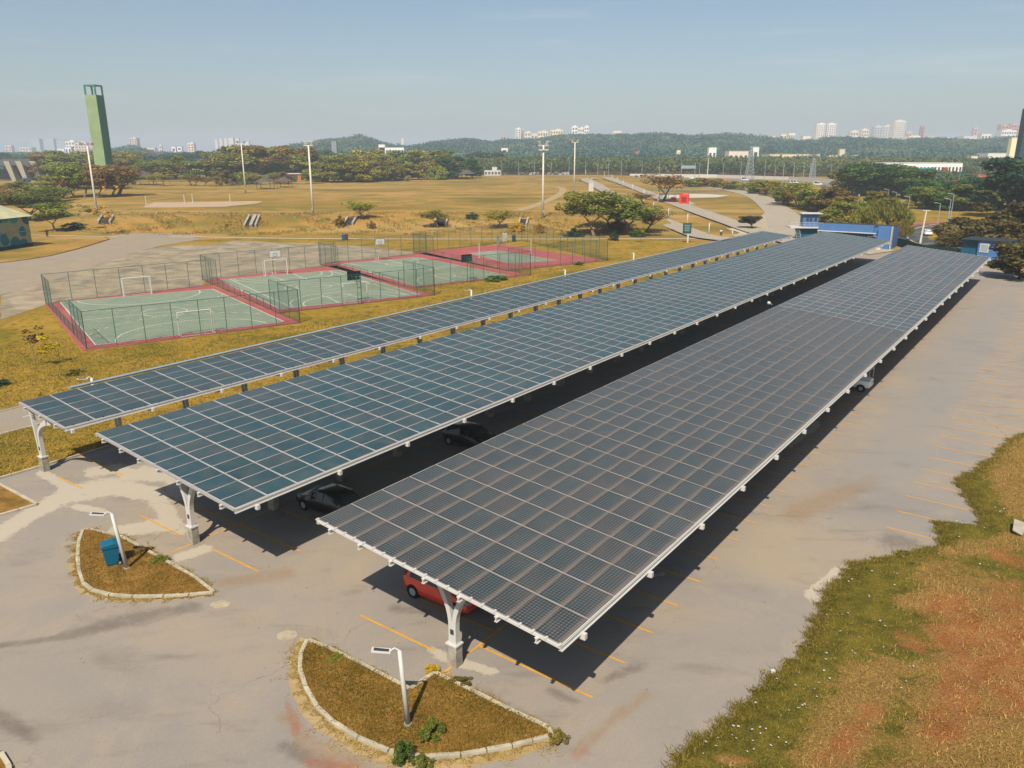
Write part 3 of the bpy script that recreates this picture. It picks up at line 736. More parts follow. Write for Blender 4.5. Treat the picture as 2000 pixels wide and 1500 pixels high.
g3 = court('green court with two basketball hoops and no goals', [(808, 563), (1036, 538), (832, 494), (624, 517)], [(812, 559), (995, 539), (815, 503), (665, 516)], 'basket')
g4 = court('rightmost court, small green rectangle on a wide pink apron with net posts', [(993, 530), (1187, 509), (982, 478), (806, 493)], [(997, 515), (1087, 509), (972, 490), (917, 495)], 'volley')

def fence(label, pts, H, group='green chain-link fences round the sports courts', post=3.0, name='chain_link_fence'):
    """pts: ground points; H: heights per span"""
    r = empty(name); base = Vector((float(pts[0][0]), float(pts[0][1]), 0))
    if not hasattr(H, '__len__'): H = [H] * (len(pts) - 1)
    for i in range(len(pts) - 1):
        a, b = np.array(pts[i][:2]), np.array(pts[i + 1][:2]); L = np.linalg.norm(b - a); k = max(1, round(L / post)); h = H[i]
        for j in range(k + 1):
            if j == 0 and i > 0 and H[i - 1] >= h: continue
            p = a + (b - a) * j / k
            MB().tube([(p[0], p[1], 0), (p[0], p[1], h)], .04, 6).build('post', GFENCE, r)
        mb = MB(); mb.beam((*a, h), (*b, h), .05, .05); mb.beam((*a, .1), (*b, .1), .03, .03)
        mb.build('rail', GFENCE, r)
        nb = MB(); st = .34; d = (b - a) / L; t = -h
        def wire(s0, z0, s1, z1):
            p = a + d * s0; q = a + d * s1; nb.beam((p[0], p[1], z0), (q[0], q[1], z1), .009, .009)
        while t < L:
            s0, s1 = t, t + h; z0, z1 = 0.1, h
            if s0 < 0: z0 += -s0; s0 = 0
            if s1 > L: z1 -= s1 - L; s1 = L
            if z1 > z0 and s1 > s0: wire(s0, z0, s1, z1); wire(L - s0, z0, L - s1, z1)
            t += st
        nb.build('wire_mesh', GFENCE, r)
    r.location = base
    for c in r.children: c.location = -base
    tag(r, label, 'fence', group)
    return r
def on(a, b, t): return (a[0] + (b[0] - a[0]) * t, a[1] + (b[1] - a[1]) * t)
c1nl, c1nr, c1fr, c1fl = px((170, 683), (586, 631), (412, 558), (90, 593.7))
fence('tall green wire fence behind the far goal of the leftmost court', [c1fl, c1fr], 4.0)
fence('tall green wire fence in front of the near goal of the leftmost court', [c1nl, c1nr], 4.0)
fence('green wire fence along the outer left side of the courts, low in its middle', [c1fl, on(c1fl, c1nl, .22), on(c1fl, c1nl, .74), c1nl], [4.0, 1.2, 4.0])
c2fl, c2fr, c2nr = px((396, 547), (657, 519), (849, 577))
fence('green wire fence between the leftmost court and its neighbour', [c2fl, on(c2fl, c1nr, .2), on(c2fl, c1nr, .46)], [4.0, 1.2])
fence('short low fence with a tall panel by the futsal court front corner', [on(c2fl, c1nr, .5), on(c2fl, c1nr, .76), c1nr], [1.2, 4.0])
fence('tall green wire fence behind the second court from the left', [c2fl, c2fr], 4.0)
fence('tall green wire fence in front of the second court from the left', [px((547, 612))[0], c2nr], 4.0)
c3fl, c3fr, c3nr = px((625, 517), (832, 495), (1036, 538))
fence('green wire fence separating the second and third courts', [c3fl, on(c3fl, c2nr, .2), on(c3fl, c2nr, .48)], [4.0, 1.2])
fence('low fence ending in a tall panel at the front between second and third courts', [on(c3fl, c2nr, .52), on(c3fl, c2nr, .78), c2nr], [1.2, 4.0])
fence('tall green wire fence behind the goal-less basketball court', [c3fl, c3fr], 4.0)
fence('tall green wire fence in front of the goal-less basketball court', [px((812, 562))[0], c3nr], 4.0)
c4fl, c4fr, c4nr = px((808, 494), (1019, 471), (1186, 509))
fence('green wire fence on the left side of the pink court', [c4fl, on(c4fl, c3nr, .2), on(c4fl, c3nr, .46)], [4.0, 1.2])
fence('low fence ending in a tall panel at the pink court front corner', [on(c4fl, c3nr, .5), on(c4fl, c3nr, .76), c3nr], [1.2, 4.0])
fence('tall green wire fence behind the pink court', [c4fl, c4fr], 4.2)
fence('tall green wire fence in front of the pink court', [px((993, 530))[0], c4nr], 4.0)
fence('tall green wire fence closing the right side of the pink court', [c4nr, c4fr], 4.2)

def goal(label, a, b, h, depth, side):
    """a,b ground points of posts"""
    r = empty('football_goal'); a = np.array(a[:2]); b = np.array(b[:2]); d = (b - a) / np.linalg.norm(b - a); n = np.array([-d[1], d[0]]) * side * depth
    z = .05
    for p in (a, b):
        MB().tube([(p[0], p[1], z), (p[0], p[1], h)], .075, 8).build('goal_post', WHITE, r)
        q = p + n; MB().tube([(q[0], q[1], z), (q[0], q[1], h * .92), (p[0], p[1], h)], .03, 6).build('rear_stay', WHITE, r)
    MB().tube([(*a, h), (*b, h)], .075, 8).build('crossbar', WHITE, r)
    a2, b2 = a + n, b + n; MB().tube([(*a, z + .02), (*a2, z + .02), (*b2, z + .02), (*b, z + .02)], .03, 6).build('ground_frame', WHITE, r)
    nb = MB(); k = int(np.linalg.norm(b - a) / .25)
    for i in range(k + 1):
        p = a2 + (b2 - a2) * i / k; nb.beam((*p, z), (*p, h * .92), .008, .008)
    for i in range(9):
        zz = z + (h * .92 - z) * i / 8; nb.beam((*a2, zz), (*b2, zz), .008, .008)
    nb.build('net', plain('net_cord', '#D8D8D0', .9), r)
    L0 = Vector((a[0], a[1], 0)); r.location = L0
    for c in r.children: c.location = -L0
    tag(r, label, 'goal', 'white football goals')
goal('white goal at the far edge of the leftmost court', *px((243, 580), (297, 575)), 2.6, .9, 1)
goal('white goal at the near edge of the leftmost court with sagging net', *px((351, 656), (416, 648)), 2.6, .9, -1)
goal('white goal under the white backboard at the far edge of the second court', *px((519, 540), (562, 536)), 2.6, .9, 1)
goal('white goal behind the dark backboard at the near edge of the second court', *px((669, 592), (718, 587)), 2.6, .9, -1)
def hoop(label, foot, facing, dark):
    r = empty('basketball_hoop', (foot[0], foot[1], 0), facing)   # local +y points onto the court
    for sx_ in (-.25, .25): MB().tube([(sx_, 0, 0), (sx_, 0, 3.4), (sx_, .3, 3.7)], .06, 8).build('pole', GFENCE if dark else PALEPOLE, r)
    mb = MB()
    for k in range(4): mb.beam((-.25, 0, .6 + k * .8), (.25, 0, .6 + k * .8), .05, .05)
    mb.build('brace', GFENCE, r)
    mb = MB()
    for sx_ in (-.25, .25): mb.beam((sx_, .2, 3.6), (sx_, 1.4, 3.5), .06, .06); mb.beam((sx_, 0, 3.0), (sx_, 1.4, 3.2), .05, .05); mb.beam((sx_, 1.4, 3.0), (sx_ * 2, 1.4, 3.9), .05, .05)
    mb.build('arm', GFENCE, r)
    bb = MB().box((0, 1.47, 3.6), (1.9, .05, 1.15)).build('backboard', plain('white_board', '#F2F0EC', .5, .3, .03), r)
    if dark: bb.data.materials[0] = plain('dark_board', '#1B2A30', .6, .3, .1); 
    mb = MB(); y = 1.5
    for x0, z0, x1, z1 in ((-.95, 3.03, .95, 3.03), (-.95, 4.17, .95, 4.17), (-.95, 3.03, -.95, 4.17), (.95, 3.03, .95, 4.17), (-.3, 3.2, .3, 3.2), (-.3, 3.65, .3, 3.65), (-.3, 3.2, -.3, 3.65), (.3, 3.2, .3, 3.65)):
        mb.beam((x0, y, z0), (x1, y, z1), .05, .02, up=(0, 1, 0))
    mb.build('board_outline', plain('board_line', '#232323', .6), bb)
    mb = MB(); mb.tube([(.23 * math.cos(t), 1.78 + .23 * math.sin(t), 3.05) for t in np.linspace(0, 2 * math.pi, 17)], .015, 5, False); mb.build('rim', plain('rim_red', '#C0452C', .5), r)
    tag(r, label, 'basketball hoop', 'basketball hoops')
def facing(a, b):
    a, b = np.array(a[:2]), np.array(b[:2]); d = b - a; return math.atan2(d[1], d[0]) - math.pi / 2
p = px((535, 536))[0]; hoop('white basketball backboard above the far goal of the second court', p, facing(lerp2(g2, .5, 1), lerp2(g2, .5, 0)), False)
p = px((703, 593))[0]; hoop('dark backed basketball hoop seen from behind beside the near goal', p, facing(lerp2(g2, .5, 0), lerp2(g2, .5, 1)), True)
p = px((737, 508))[0]; hoop('white basketball backboard at the far edge of the goal-less court', p, facing(lerp2(g3, .5, 1), lerp2(g3, .5, 0)), False)
p = px((922, 551))[0]; hoop('dark backed basketball hoop at the near edge of the goal-less court', p, facing(lerp2(g3, .5, 0), lerp2(g3, .5, 1)), True)
for i, (x, y) in enumerate([(936, 504), (1037, 497)]):
    q = px((x, y))[0]; o = MB().tube([(0, 0, 0), (0, 0, 2.9)], .06, 8).tube([(0, 0, 0), (0, 0, .12)], .12, 8).build('net_post', WHITE); o.location = (q[0], q[1], .05)
    tag(o, ['white net post on the left of the pink court', 'white net post on the right of the pink court'][i], 'net post', 'white net posts of the pink court')
#@@PART3
# ---------------------------------------------------------------- solar carports
PBLUE = mat_panel('polycrystalline_cells', 6, 10, '#0D464E', '#4C7C86', '#A18C80', 0, .045, .02)
PBLUE1 = mat_panel('striped_cells', 6, 14, '#0E454C', '#2F6066', '#8F8580', 0, .05, .01)
PDARK = mat_panel('monocrystalline_cells', 8, 12, '#1A2A2F', '#93A5A8', '#938478', .16, .035, .07)
PBLUE3 = mat_panel('blue_grey_cells', 6, 10, '#334A4E', '#74868A', '#9F8B80', 0, .05, .02)
def panel_arrays(O, eu, ev, n, L, Wd, th=.04, fr=.021):
    """O corner (u-start, v-start); eu, ev unit vectors; L along u, Wd along v"""
    def p(a, b, z): return O + eu * a + ev * b + n * z
    V = [p(0, 0, 0), p(L, 0, 0), p(L, Wd, 0), p(0, Wd, 0), p(fr, fr, 0), p(L - fr, fr, 0), p(L - fr, Wd - fr, 0), p(fr, Wd - fr, 0),
         p(fr, fr, -.005), p(L - fr, fr, -.005), p(L - fr, Wd - fr, -.005), p(fr, Wd - fr, -.005),
         p(0, 0, -th), p(L, 0, -th), p(L, Wd, -th), p(0, Wd, -th)]
    return V
PF = [(3, 2, 1, 0), (0, 1, 5, 4), (1, 2, 6, 5), (2, 3, 7, 6), (3, 0, 4, 7), (8, 9, 10, 11), (12, 13, 1, 0), (13, 14, 2, 1), (14, 15, 3, 2), (15, 12, 0, 3), (12, 15, 14, 13)]
PF = PF[1:]; PMI = [0, 0, 0, 0, 1, 0, 0, 0, 0, 0]
PUV = [[(0, 0)] * 4] * 4 + [[(0, 0), (0, 1), (1, 1), (1, 0)]] + [[(0, 0)] * 4] * 5
def panels_mesh(name, lst, mats, parent, eu, ev, n):
    V, Fc, MI, UVs, pid = [], [], [], [], []
    for O, L, Wd, mi, rr in lst:
        b = len(V); V += panel_arrays(O, eu, ev, n, L, Wd); Fc += [tuple(b + i for i in f) for f in PF]; MI += [(0 if (mi < 2 or len(mats) < 4) else 3) if m == 0 else mi for m in PMI]
        for q in PUV: UVs += q
        pid += [rr] * 16
    return mesh_np(name, V, Fc, mats, parent, attrs={'pid': ('POINT', 'FLOAT', pid)}, mi=MI, uv=UVs)
DUSTF = plain('dusty_frame', '#8C7F74', .6, .4, .15, 2)
def carport(label, u0, vL, zL, vR, zR, ncol, segs, colv, ru0, nr, one_sided=False, gutter=False, gap=.06, ngap=.015, slots=False, frm=None, frm2=None):
    r = empty('solar_carport'); sl = (zR - zL) / (vR - vL)
    zz = lambda v: zL + (v - vL) * sl
    eu = np.array([U2[0], U2[1], 0]); ev = np.array([V2[0], V2[1], sl]); evl = np.linalg.norm(ev); ev = ev / evl; n = np.cross(ev, eu); n = n if n[2] > 0 else -n
    Wt = (vR - vL) * evl; pw = Wt / ncol
    us_, mats, mi = [], [frm or FRAME], 0; u = u0; lst = []; joints = []
    for (cnt, pl, mat) in segs:
        mats.append(mat); mi += 1
        for i in range(cnt):
            joints.append(u)
            for j in range(ncol):
                O = np.array(W(u, vL, zL)) + ev * (j * pw + ngap / 2) + eu * gap / 2 + n * random.uniform(-.004, .004)
                lst.append((O, pl - gap, pw - ngap, mi, random.random()))
            u += pl
    if frm2: mats.append(frm2)
    u1 = u; joints.append(u1)
    lst.sort(key=lambda a: -1 / np.linalg.norm(a[0] - np.array([0, 0, CAMH])) if 0 <= pix(*a[0])[0] <= 2000 else 1)
    for q in lst[:100]: panels_mesh('solar_panel', [q], mats, r, eu, ev, n)
    tag(panels_mesh('solar_panel_array', lst[100:], mats, r, eu, ev, n), kind='stuff')
    D = -.04; dv = lambda v, dz=0: zz(v) + dz
    # rails under the joints
    ra = MB().beam(tuple(np.array(W(0, vL, zz(vL) + .012 + D))), tuple(np.array(W(0, vR, zz(vR) + .012 + D))), gap - .004, .03, up=tuple(n))
    for x in np.arange(.3, 1, .5) * 0: pass
    r0 = ra.build('panel_rail', FRAME, r)
    for i, ju in enumerate(joints):
        o = r0 if i == 0 else r0.copy()
        if i: COL.objects.link(o); o.parent = r
        o.location = W(ju, 0, 0)
    for j in range(1, ncol):
        v = vL + (vR - vL) * j / ncol; MB().beam(W(u0 + .05, v, zz(v) - .052), W(u1 - .05, v, zz(v) - .052), .06, .008, up=tuple(n)).build('light_block_strip', mats[0], r)  # strips added beneath the joints to keep light slivers out of the shadow
    # purlins running the length
    nP = 3 if one_sided else 7
    for i in range(nP):
        v = vL + (vR - vL) * (i + .5) / nP; z0 = zz(v) + D - .14
        mb = MB(); a, b = W(u0 - .19, v, z0), W(u1 + .2, v, z0)
        mb.beam(a, b, .04, .18); mb.beam((a[0], a[1], z0 + .09), (b[0], b[1], z0 + .09), .13, .025); mb.beam((a[0], a[1], z0 - .09), (b[0], b[1], z0 - .09), .13, .025)
        mb.build('purlin', WHITE, r)
    # edge beams, each with a thin plate added to block light past the panels
    for v, nm in ((vR, 'eave_beam'), (vL, 'ridge_beam')):
        mb = MB(); s = 1 if v == vR else -1
        mb.beam(W(u0 + .06, v, zz(v) - .052), W(u1 - .06, v, zz(v) - .052), .14, .012, up=tuple(n)); a, b = W(u0 - .02, v + s * .03, zz(v) - .12), W(u1 + .02, v + s * .03, zz(v) - .12)
        mb.beam(a, b, .04, .24 if s > 0 else .16); mb.beam((a[0], a[1], a[2] - .1), (b[0], b[1], b[2] - .1), .14, .03); mb.build(nm, WHITE, r)
    if one_sided:
        mb = MB()
        for k in range(60):
            u = u0 + .5 + k * .9; MB().box(W(u, vR - .01, zz(vR) + .03), (.05, .05, .10), AZ).build('clamp', GREYM, r)
    for uu, nm in ((u0, 'end_beam'), (u1, 'end_beam')):
        s = -1 if uu == u0 else 1
        a, b = W(uu + s * .05, vL - .02, zz(vL) - .06), W(uu + s * .05, vR + .04, zz(vR) - .06)
        mb = MB().beam(a, b, .05, .11, up=tuple(n)); mb.build(nm, WHITE if slots else FRAME, r)
        if slots:
            mb = MB(); k = int((vR - vL) / .52)
            for i in range(k + 1):
                v = vL + (vR - vL) * i / k; MB().box(W(uu + s * .03, v, zz(v) + .01), (.16, .07, .05), AZ).build('clamp', WHITE, r)
    # rafters
    for k in range(nr):
        u = ru0 + 5.045 * k; mb = MB()
        a = W(u, vL + .25, zz(vL + .25) - .42); b = W(u, vR - (.55 if not one_sided else .3), zz(vR) - .40 + .05)
        mb.beam(a, b, .16, .26); 
        c = W(u, vR + .14, zz(vR) - .28); mb.beam(b, c, .14, .12); mb.box((c[0], c[1], c[2] - .02), (.16, .22, .22), AZ)
        if not one_sided: c = W(u, vL - .05, zz(vL) - .28); mb.beam(a, c, .14, .12)
        mb.build('rafter', WHITE, r)
    # columns
    zt = zz(colv) - .50
    def arm(mb, side, straight=False, reach=1.15):
        N = 12; th = .19; prev = None
        for i in range(N + 1):
            t = i / N; z = 1.0 + (zt - 1.0) * t + (.0 if straight else 0)
            if straight: o = .09 + .42 * t
            elif one_sided: o = .09 + reach * (max(0, (t - .42) / .58)) ** 2.2
            else: o = .09 + (reach - .13) * (max(0, (t - .28) / .72)) ** 1.9
            zo = z + side * o * sl
            w2 = th / 2 * (1 - .10 * t)
            do = .25 * (o if not straight else 0) / reach
            q = [(u_, side * (o + e * w2), zo - e * side * do * 0 - e * do * .8) for u_ in (-.12, .12) for e in (-1, 1)]
            if prev:
                A, B = prev, q
                for (i0, i1) in ((0, 1), (1, 3), (3, 2), (2, 0)): mb.quad(A[i0], A[i1], B[i1], B[i0])
            prev = q
        mb.quad(prev[0], prev[1], prev[3], prev[2])
    base = MB().box((0, 0, .475), (.42, .50, .95), 0, taper=.97)
    cap = MB().box((0, 0, .985), (.46, .56, .07)); cap.box((0, 0, 1.03), (.28, .42, .04))
    sh = MB(); arm(sh, -1, one_sided, 1.15); arm(sh, 1, False, 1.9 if one_sided else 1.15)
    pl = MB().box((-.132, .0, 1.55), (.012, .17, .22))
    c0 = None
    for k in range(nr):
        u = ru0 + 5.045 * k
        if c0 is None:
            c = sh.build('column', WHITE, r, bevel=.015); CONCD = plain('stained_plinth', '#C2B9A6', .9, .2, .4, 2.2)
            pb = base.build('plinth', CONCD, c, bevel=.02); cap.build('plinth_cap', WHITE, c); pl.build('plaque', GREYM, c)
            c0 = c
        else: c = copy_tree(c0, r)
        c.location = W(u, colv, 0); c.rotation_euler = (0, 0, AZ); c.scale = (1, -1, 1)
    if gutter:
        mb = MB(); a, b = W(u0 + 3.2, vL - .32, zz(vL) + .06), W(u1, vL - .32, zz(vL) + .06); mb.beam(a, b, .30, .10); mb.beam((a[0], a[1], a[2] + .05), (b[0], b[1], b[2] + .05), .36, .02)
        mb.build('gutter', plain('gutter_metal', '#A9BEC6', .35, .5, .12, .4), r)
    bl = Vector(W(u0, colv)); r.location = bl
    for c in r.children: c.location = Vector(c.location) - bl
    tag(r, label, 'solar carport', 'long white carports roofed with solar panels')
    return r
carport('nearest and widest-looking carport with dark square-celled panels at its near end', 18.85, -23.65, 5.06, -11.8, 3.97, 11, [(32, 1.818, PDARK), (37, 1.762, PBLUE3)], -17.5, 20.1, 25, slots=True, gap=.06, ngap=.02, frm=DUSTF, frm2=FRAME)
carport('middle carport covered in eleven rows of blue solar panels', 18.7, -41.4, 5.06, -29.3, 3.99, 11, [(79, 1.772, PBLUE)], -35.02, 19.8, 28, gap=.07, ngap=.012)
carport('narrow carport of five panel rows beside the lawn and courts', 19.4, -52.5, 4.52, -46.82, 4.0, 5, [(77, 1.79, PBLUE1)], -51.44, 19.75, 28, one_sided=True, gutter=True, gap=.07, ngap=.012)
#@@PART4
# ---------------------------------------------------------------- trees
def crown_mesh(clumps, n, size, seed, flat=.0, drape=0.0):
    """leaf faces scattered through the outer part of each clump; tone varies clump by clump and leaf by leaf"""
    r = np.random.default_rng(seed); V, tone = [], []
    vol = np.array([c[3] * c[4] * c[5] for c in clumps]) ** .66; cnt = np.maximum(6, (n * vol / vol.sum()).astype(int))
    for c, k in zip(clumps, cnt):
        d = r.normal(0, 1, (k, 3)); d /= np.linalg.norm(d, axis=1)[:, None]
        rad = r.uniform(.45, 1.08, k) ** .5
        p = np.array(c[:3]) + d * rad[:, None] * np.array(c[3:6]) + r.normal(0, .04, (k, 3)) * np.array(c[3:6])
        nrm = d * .8 + r.normal(0, .7, (k, 3)); nrm[:, 2] += .35 + flat; nrm /= np.linalg.norm(nrm, axis=1)[:, None]
        a = np.cross(nrm, r.normal(0, 1, (k, 3))); a /= np.linalg.norm(a, axis=1)[:, None]; b = np.cross(nrm, a)
        s = size * r.uniform(.5, 1.35, k)[:, None]
        if drape: a = a * .5; b = np.array([0, 0, -1.0]) * (1 + drape) + b * .3
        V.append(np.stack([p - a * s * .5 - b * s * .35, p + a * s * .15 - b * s * .5, p + a * s * .55 + b * s * .1, p + b * s * .55 - a * s * .2], 1).reshape(-1, 3))
        tn = np.clip(r.normal(.45, .16) + r.normal(0, .17, k), 0, 1); tone.append(np.repeat(tn, 4))
    V = np.concatenate(V); return V, np.arange(len(V)).reshape(-1, 4), np.concatenate(tone)
def trunk_mesh(kind, seed, H):
    r = random.Random(seed); mb = MB(); tips = []
    def branch(p, d, L, rad, depth):
        pts, rr = [p], [rad]; q = Vector(p); dd = Vector(d).normalized(); n = 4
        for i in range(n):
            dd = (dd + Vector((r.uniform(-1, 1), r.uniform(-1, 1), r.uniform(-.3, .5))) * .16).normalized()
            q = q + dd * L / n; pts.append(tuple(q)); rr.append(rad * (1 - .45 * (i + 1) / n))
        mb.tube(pts, rr, 6 if depth == 0 else 4, False)
        if depth >= (3 if kind in ('umbrella', 'twiggy') else 2): tips.append(tuple(q)); return
        k = r.choice([2, 3, 3]) if depth else r.choice([3, 4])
        for j in range(k):
            a = 2 * math.pi * (j + r.random() * .6) / k; sp = {'umbrella': .85, 'twiggy': .6, 'round': .7, 'pine': .5, 'willow': .5}.get(kind, .5)
            nd = Vector((math.cos(a) * sp, math.sin(a) * sp, .75 if depth else .9)); nd = (nd + dd * .35).normalized()
            branch(tuple(q), nd, L * r.uniform(.62, .85), rad * .55, depth + 1)
    h0 = {'umbrella': .27, 'twiggy': .24, 'round': .26, 'sapling': .45, 'pine': .5, 'willow': .3}.get(kind, .25) * H
    if kind == 'shrub': 
        for k in range(5):
            a = k * 1.26; branch((0, 0, 0), (math.cos(a) * .6, math.sin(a) * .6, 1), H * .4, .04, 2)
    elif kind == 'pine':
        mb.tube([(0, 0, 0), (0, 0, H * .5), (.1, 0, H * .95)], [.25, .16, .03], 6, False)
        tips = [(0, 0, H * .3)]
    else: branch((0, 0, 0), (r.uniform(-.08, .08), r.uniform(-.08, .08), 1), h0, .022 * H if kind != 'sapling' else .06, 0 if kind != 'sapling' else 1)
    return mb, tips
PROTO = {}
def proto(kind, var, leaf):
    key = (kind, var, leaf.name)
    if key in PROTO: return PROTO[key]
    H = 10.0; seed = hash((kind, var)) % 1000 if False else sum(map(ord, kind)) * 7 + var * 13
    r = random.Random(seed); tm, tips = trunk_mesh(kind, seed, H); cl = []
    n, size, drape = 2600, .42, 0
    if kind == 'umbrella':
        top = max(t[2] for t in tips)
        for t in tips:
            if r.random() < .9: cl.append((t[0] * 1.25, t[1] * 1.25, 7.7 + r.uniform(-2.4, 1.5) - .05 * (t[0] ** 2 + t[1] ** 2), r.uniform(.8, 1.5), r.uniform(.8, 1.5), r.uniform(.6, 1.15)))
        n, size = 5600, .27
    elif kind == 'twiggy':
        for t in tips:
            cl.append((t[0] * 1.1, t[1] * 1.1, min(9.3, t[2] + r.uniform(-1.2, 1.6)), r.uniform(.7, 1.3), r.uniform(.7, 1.3), r.uniform(.6, 1.1)))
        n, size = 2100, .26
    elif kind == 'round':
        for i in range(34):
            a = r.uniform(0, 6.28); q = r.uniform(0, 1) ** .5 * 3.4; z = r.uniform(1.6, 9.2); q *= math.sqrt(max(.08, 1 - ((z - 5.2) / 4.6) ** 2))
            cl.append((q * math.cos(a), q * math.sin(a), z, r.uniform(.8, 1.5), r.uniform(.8, 1.5), r.uniform(.6, 1.1)))
        n = 4200
    elif kind == 'broad':
        for i in range(90):
            a = r.uniform(0, 6.28); q = r.uniform(0, 1) ** .5 * 6.0; z = 1.2 + 8.0 * math.sqrt(max(0, 1 - (q / 6.6) ** 2)) * r.uniform(.1, 1.0)
            cl.append((q * math.cos(a), q * math.sin(a), z, r.uniform(.8, 1.5), r.uniform(.8, 1.5), r.uniform(.5, .9)))
        n, size = 15000, .34
    elif kind == 'pine':
        for i in range(46):
            z = r.uniform(2.0, 9.9); a = r.uniform(0, 6.28); q = (10.6 - z) * .42 * r.uniform(.5, 1.1); cl.append((q * math.cos(a), q * math.sin(a), z, .9, .9, .35))
        n, size = 5200, .36
    elif kind == 'willow':
        for i in range(34):
            a = r.uniform(0, 6.28); q = r.uniform(1, 4.6); z = 8.8 - q * .8 + r.uniform(-1, .6); cl.append((q * math.cos(a), q * math.sin(a), z - .8, .6, .6, 1.7))
        n, size, drape = 5200, .34, 1.6
    elif kind == 'sapling':
        for i in range(7): cl.append((r.uniform(-1.2, 1.2), r.uniform(-1.2, 1.2), r.uniform(6, 9.6), .7, .7, .5))
        n, size = 260, .34
    elif kind == 'shrub':
        for i in range(38):
            a = r.uniform(0, 6.28); q = r.uniform(0, 4.6); cl.append((q * math.cos(a), q * math.sin(a), r.uniform(.8, 9.4 - q * .9), r.uniform(.6, 1.5), r.uniform(.6, 1.5), r.uniform(.7, 1.6)))
        n, size = 5200, .40
    V, Fq, tone = crown_mesh(cl, n, size, seed, .5 if kind == 'umbrella' else 0, drape)
    root = empty('tree' if kind != 'shrub' else 'shrub')
    tr = tm.build('trunk', PBARK if kind in ('sapling', 'twiggy', 'umbrella') else BARK, root)
    cr = mesh_np('crown', V, Fq, leaf, root, attrs={'tone': ('POINT', 'FLOAT', tone)})
    PROTO[key] = [root, False, V[:, :2].std() * 3.4]
    return PROTO[key]
TREES = []
PNAME = {'umbrella': 'umbrella_tree', 'twiggy': 'sparse_tree', 'round': 'leafy_tree', 'broad': 'broad_tree', 'pine': 'dark_pine', 'willow': 'weeping_tree', 'sapling': 'young_tree', 'shrub': 'shrub'}
def tree(kind, x, y, ytop, width, leaf=None, tint=(1, 1, 1), label=None, group=None, var=None, ground=None, rz=None):
    leaf = leaf or L_OLIVE; var = random.randint(0, 2) if var is None else var
    pr = proto(kind, var, leaf); src = pr[0]
    g = T(x, y) if ground is None else np.array(ground)
    D = g[1]; hpx = y - ytop; h = hpx * (D * CT - (g[2] - CAMH) * ST) / F / .99
    wm = width * (D * CT - (g[2] - CAMH) * ST) / F; sxy = wm / pr[2]
    if not pr[1]: o = src; pr[1] = True
    else: o = copy_tree(src)
    o.name = PNAME[kind]
    o.location = (g[0], g[1], g[2] - .05); o.rotation_euler = (0, 0, random.uniform(0, 6.28) if rz is None else rz); o.scale = (sxy, sxy, h / 10)
    tnt = tuple(min(1.6, c * random.uniform(.88, 1.12)) for c in tint) + (1,)
    for c in o.children: c.color = tnt if c.name.startswith('crown') else (1, 1, 1, 1)
    cat = 'shrub' if kind == 'shrub' else 'tree'
    tag(o, label, cat, group or 'trees and shrubs of the park')
    TREES.append((o, kind, leaf, x, y, label is None)); return o
OR, GRN, BRN = (1.1, .95, .8), (.8, 1, .9), (1.15, .8, .7)
# trees one can single out
tree('umbrella', 1160, 462, 375, 100, L_OLIVE, (.95, 1.05, .9), 'largest spreading umbrella tree standing right of the pink court', rz=.4)
tree('umbrella', 1224, 458, 392, 84, L_OLIVE, (.75, .9, .7), 'spreading green tree just right of the largest umbrella tree')
tree('umbrella', 1190, 450, 378, 80, L_OLIVE, (.9, 1, .9), 'umbrella tree half hidden between the two largest spreading trees')
tree('twiggy', 1262, 452, 402, 55, L_RUST, (1.0, 1.0, .9), 'small rusty tree leaning over the footpath beside the spreading trees')
tree('twiggy', 1258, 398, 372, 34, L_RUST, (1, .9, .8), 'little rust-brown tree on the strip between the two roads')
tree('twiggy', 1297, 395, 332, 62, L_RUST, (1.05, .85, .85), 'bare rusty-brown tree leaning over the red container', var=1)
tree('sapling', 1090, 474, 441, 22, L_YEL, (1, 1, .8), 'young tree with bright yellow blossom beyond the pink court fence')
tree('umbrella', 58, 432, 376, 92, L_OLIVE, (.6, .72, .6), 'wide green tree rising behind the painted warehouse')
tree('umbrella', 108, 453, 395, 52, L_OLIVE, (.85, 1.0, .8), 'single green tree on the grass strip beside the warehouse')
tree('sapling', 166, 452, 400, 26, L_OLIVE, (.8, .8, .7), 'thin young tree right of the single tree by the warehouse')
tree('shrub', 145, 449, 432, 32, L_DARK, (1.3, 1.3, 1), 'low dark bush on the grass strip near the warehouse')
tree('sapling', 210, 458, 402, 32, L_YEL, (1, .8, .6), 'young orange-leaved tree on the tip of the grass strip')
tree('sapling', 72, 718, 628, 34, L_RUST, (.7, .7, .6), 'bare thin sapling on the brown grass left of the courts')
tree('sapling', 113, 742, 642, 42, L_YEL, (.9, .95, .7), 'thin sapling with yellow-green leaves nearest the narrow carport')
tree('shrub', 4, 752, 738, 24, L_DARK, (1.2, 1.3, 1), 'round dark bush at the edge of the brown grass')
tree('shrub', 969, 548, 536, 36, L_GREEN, (1.2, 1.3, .9), 'leafy green bush at the front edge of the goal-less court')
tree('shrub', 1131, 518, 510, 14, L_GREEN, (1.2, 1.2, .9), 'small bush at the front of the pink court fence')
tree('shrub', 923, 427, 414, 20, L_DARK, (1.3, 1.2, 1), 'round dark bush high on the bank above the pink court')
tree('twiggy', 856, 444, 404, 40, L_OLIVE, (1, 1, .8), 'thin-leaved tree on the bank beside the concrete stairs')
tree('twiggy', 970, 445, 402, 42, L_OLIVE, (1, .95, .7), 'thin yellowish tree on the bank left of the floodlight pole')
tree('twiggy', 712, 428, 386, 44, L_OLIVE, (1.05, 1.1, .7), 'light green small tree on the bank behind the basketball court')
tree('shrub', 1055, 455, 436, 20, L_YEL, (.9, .8, .6), 'golden bush on the bank below the floodlight pole')
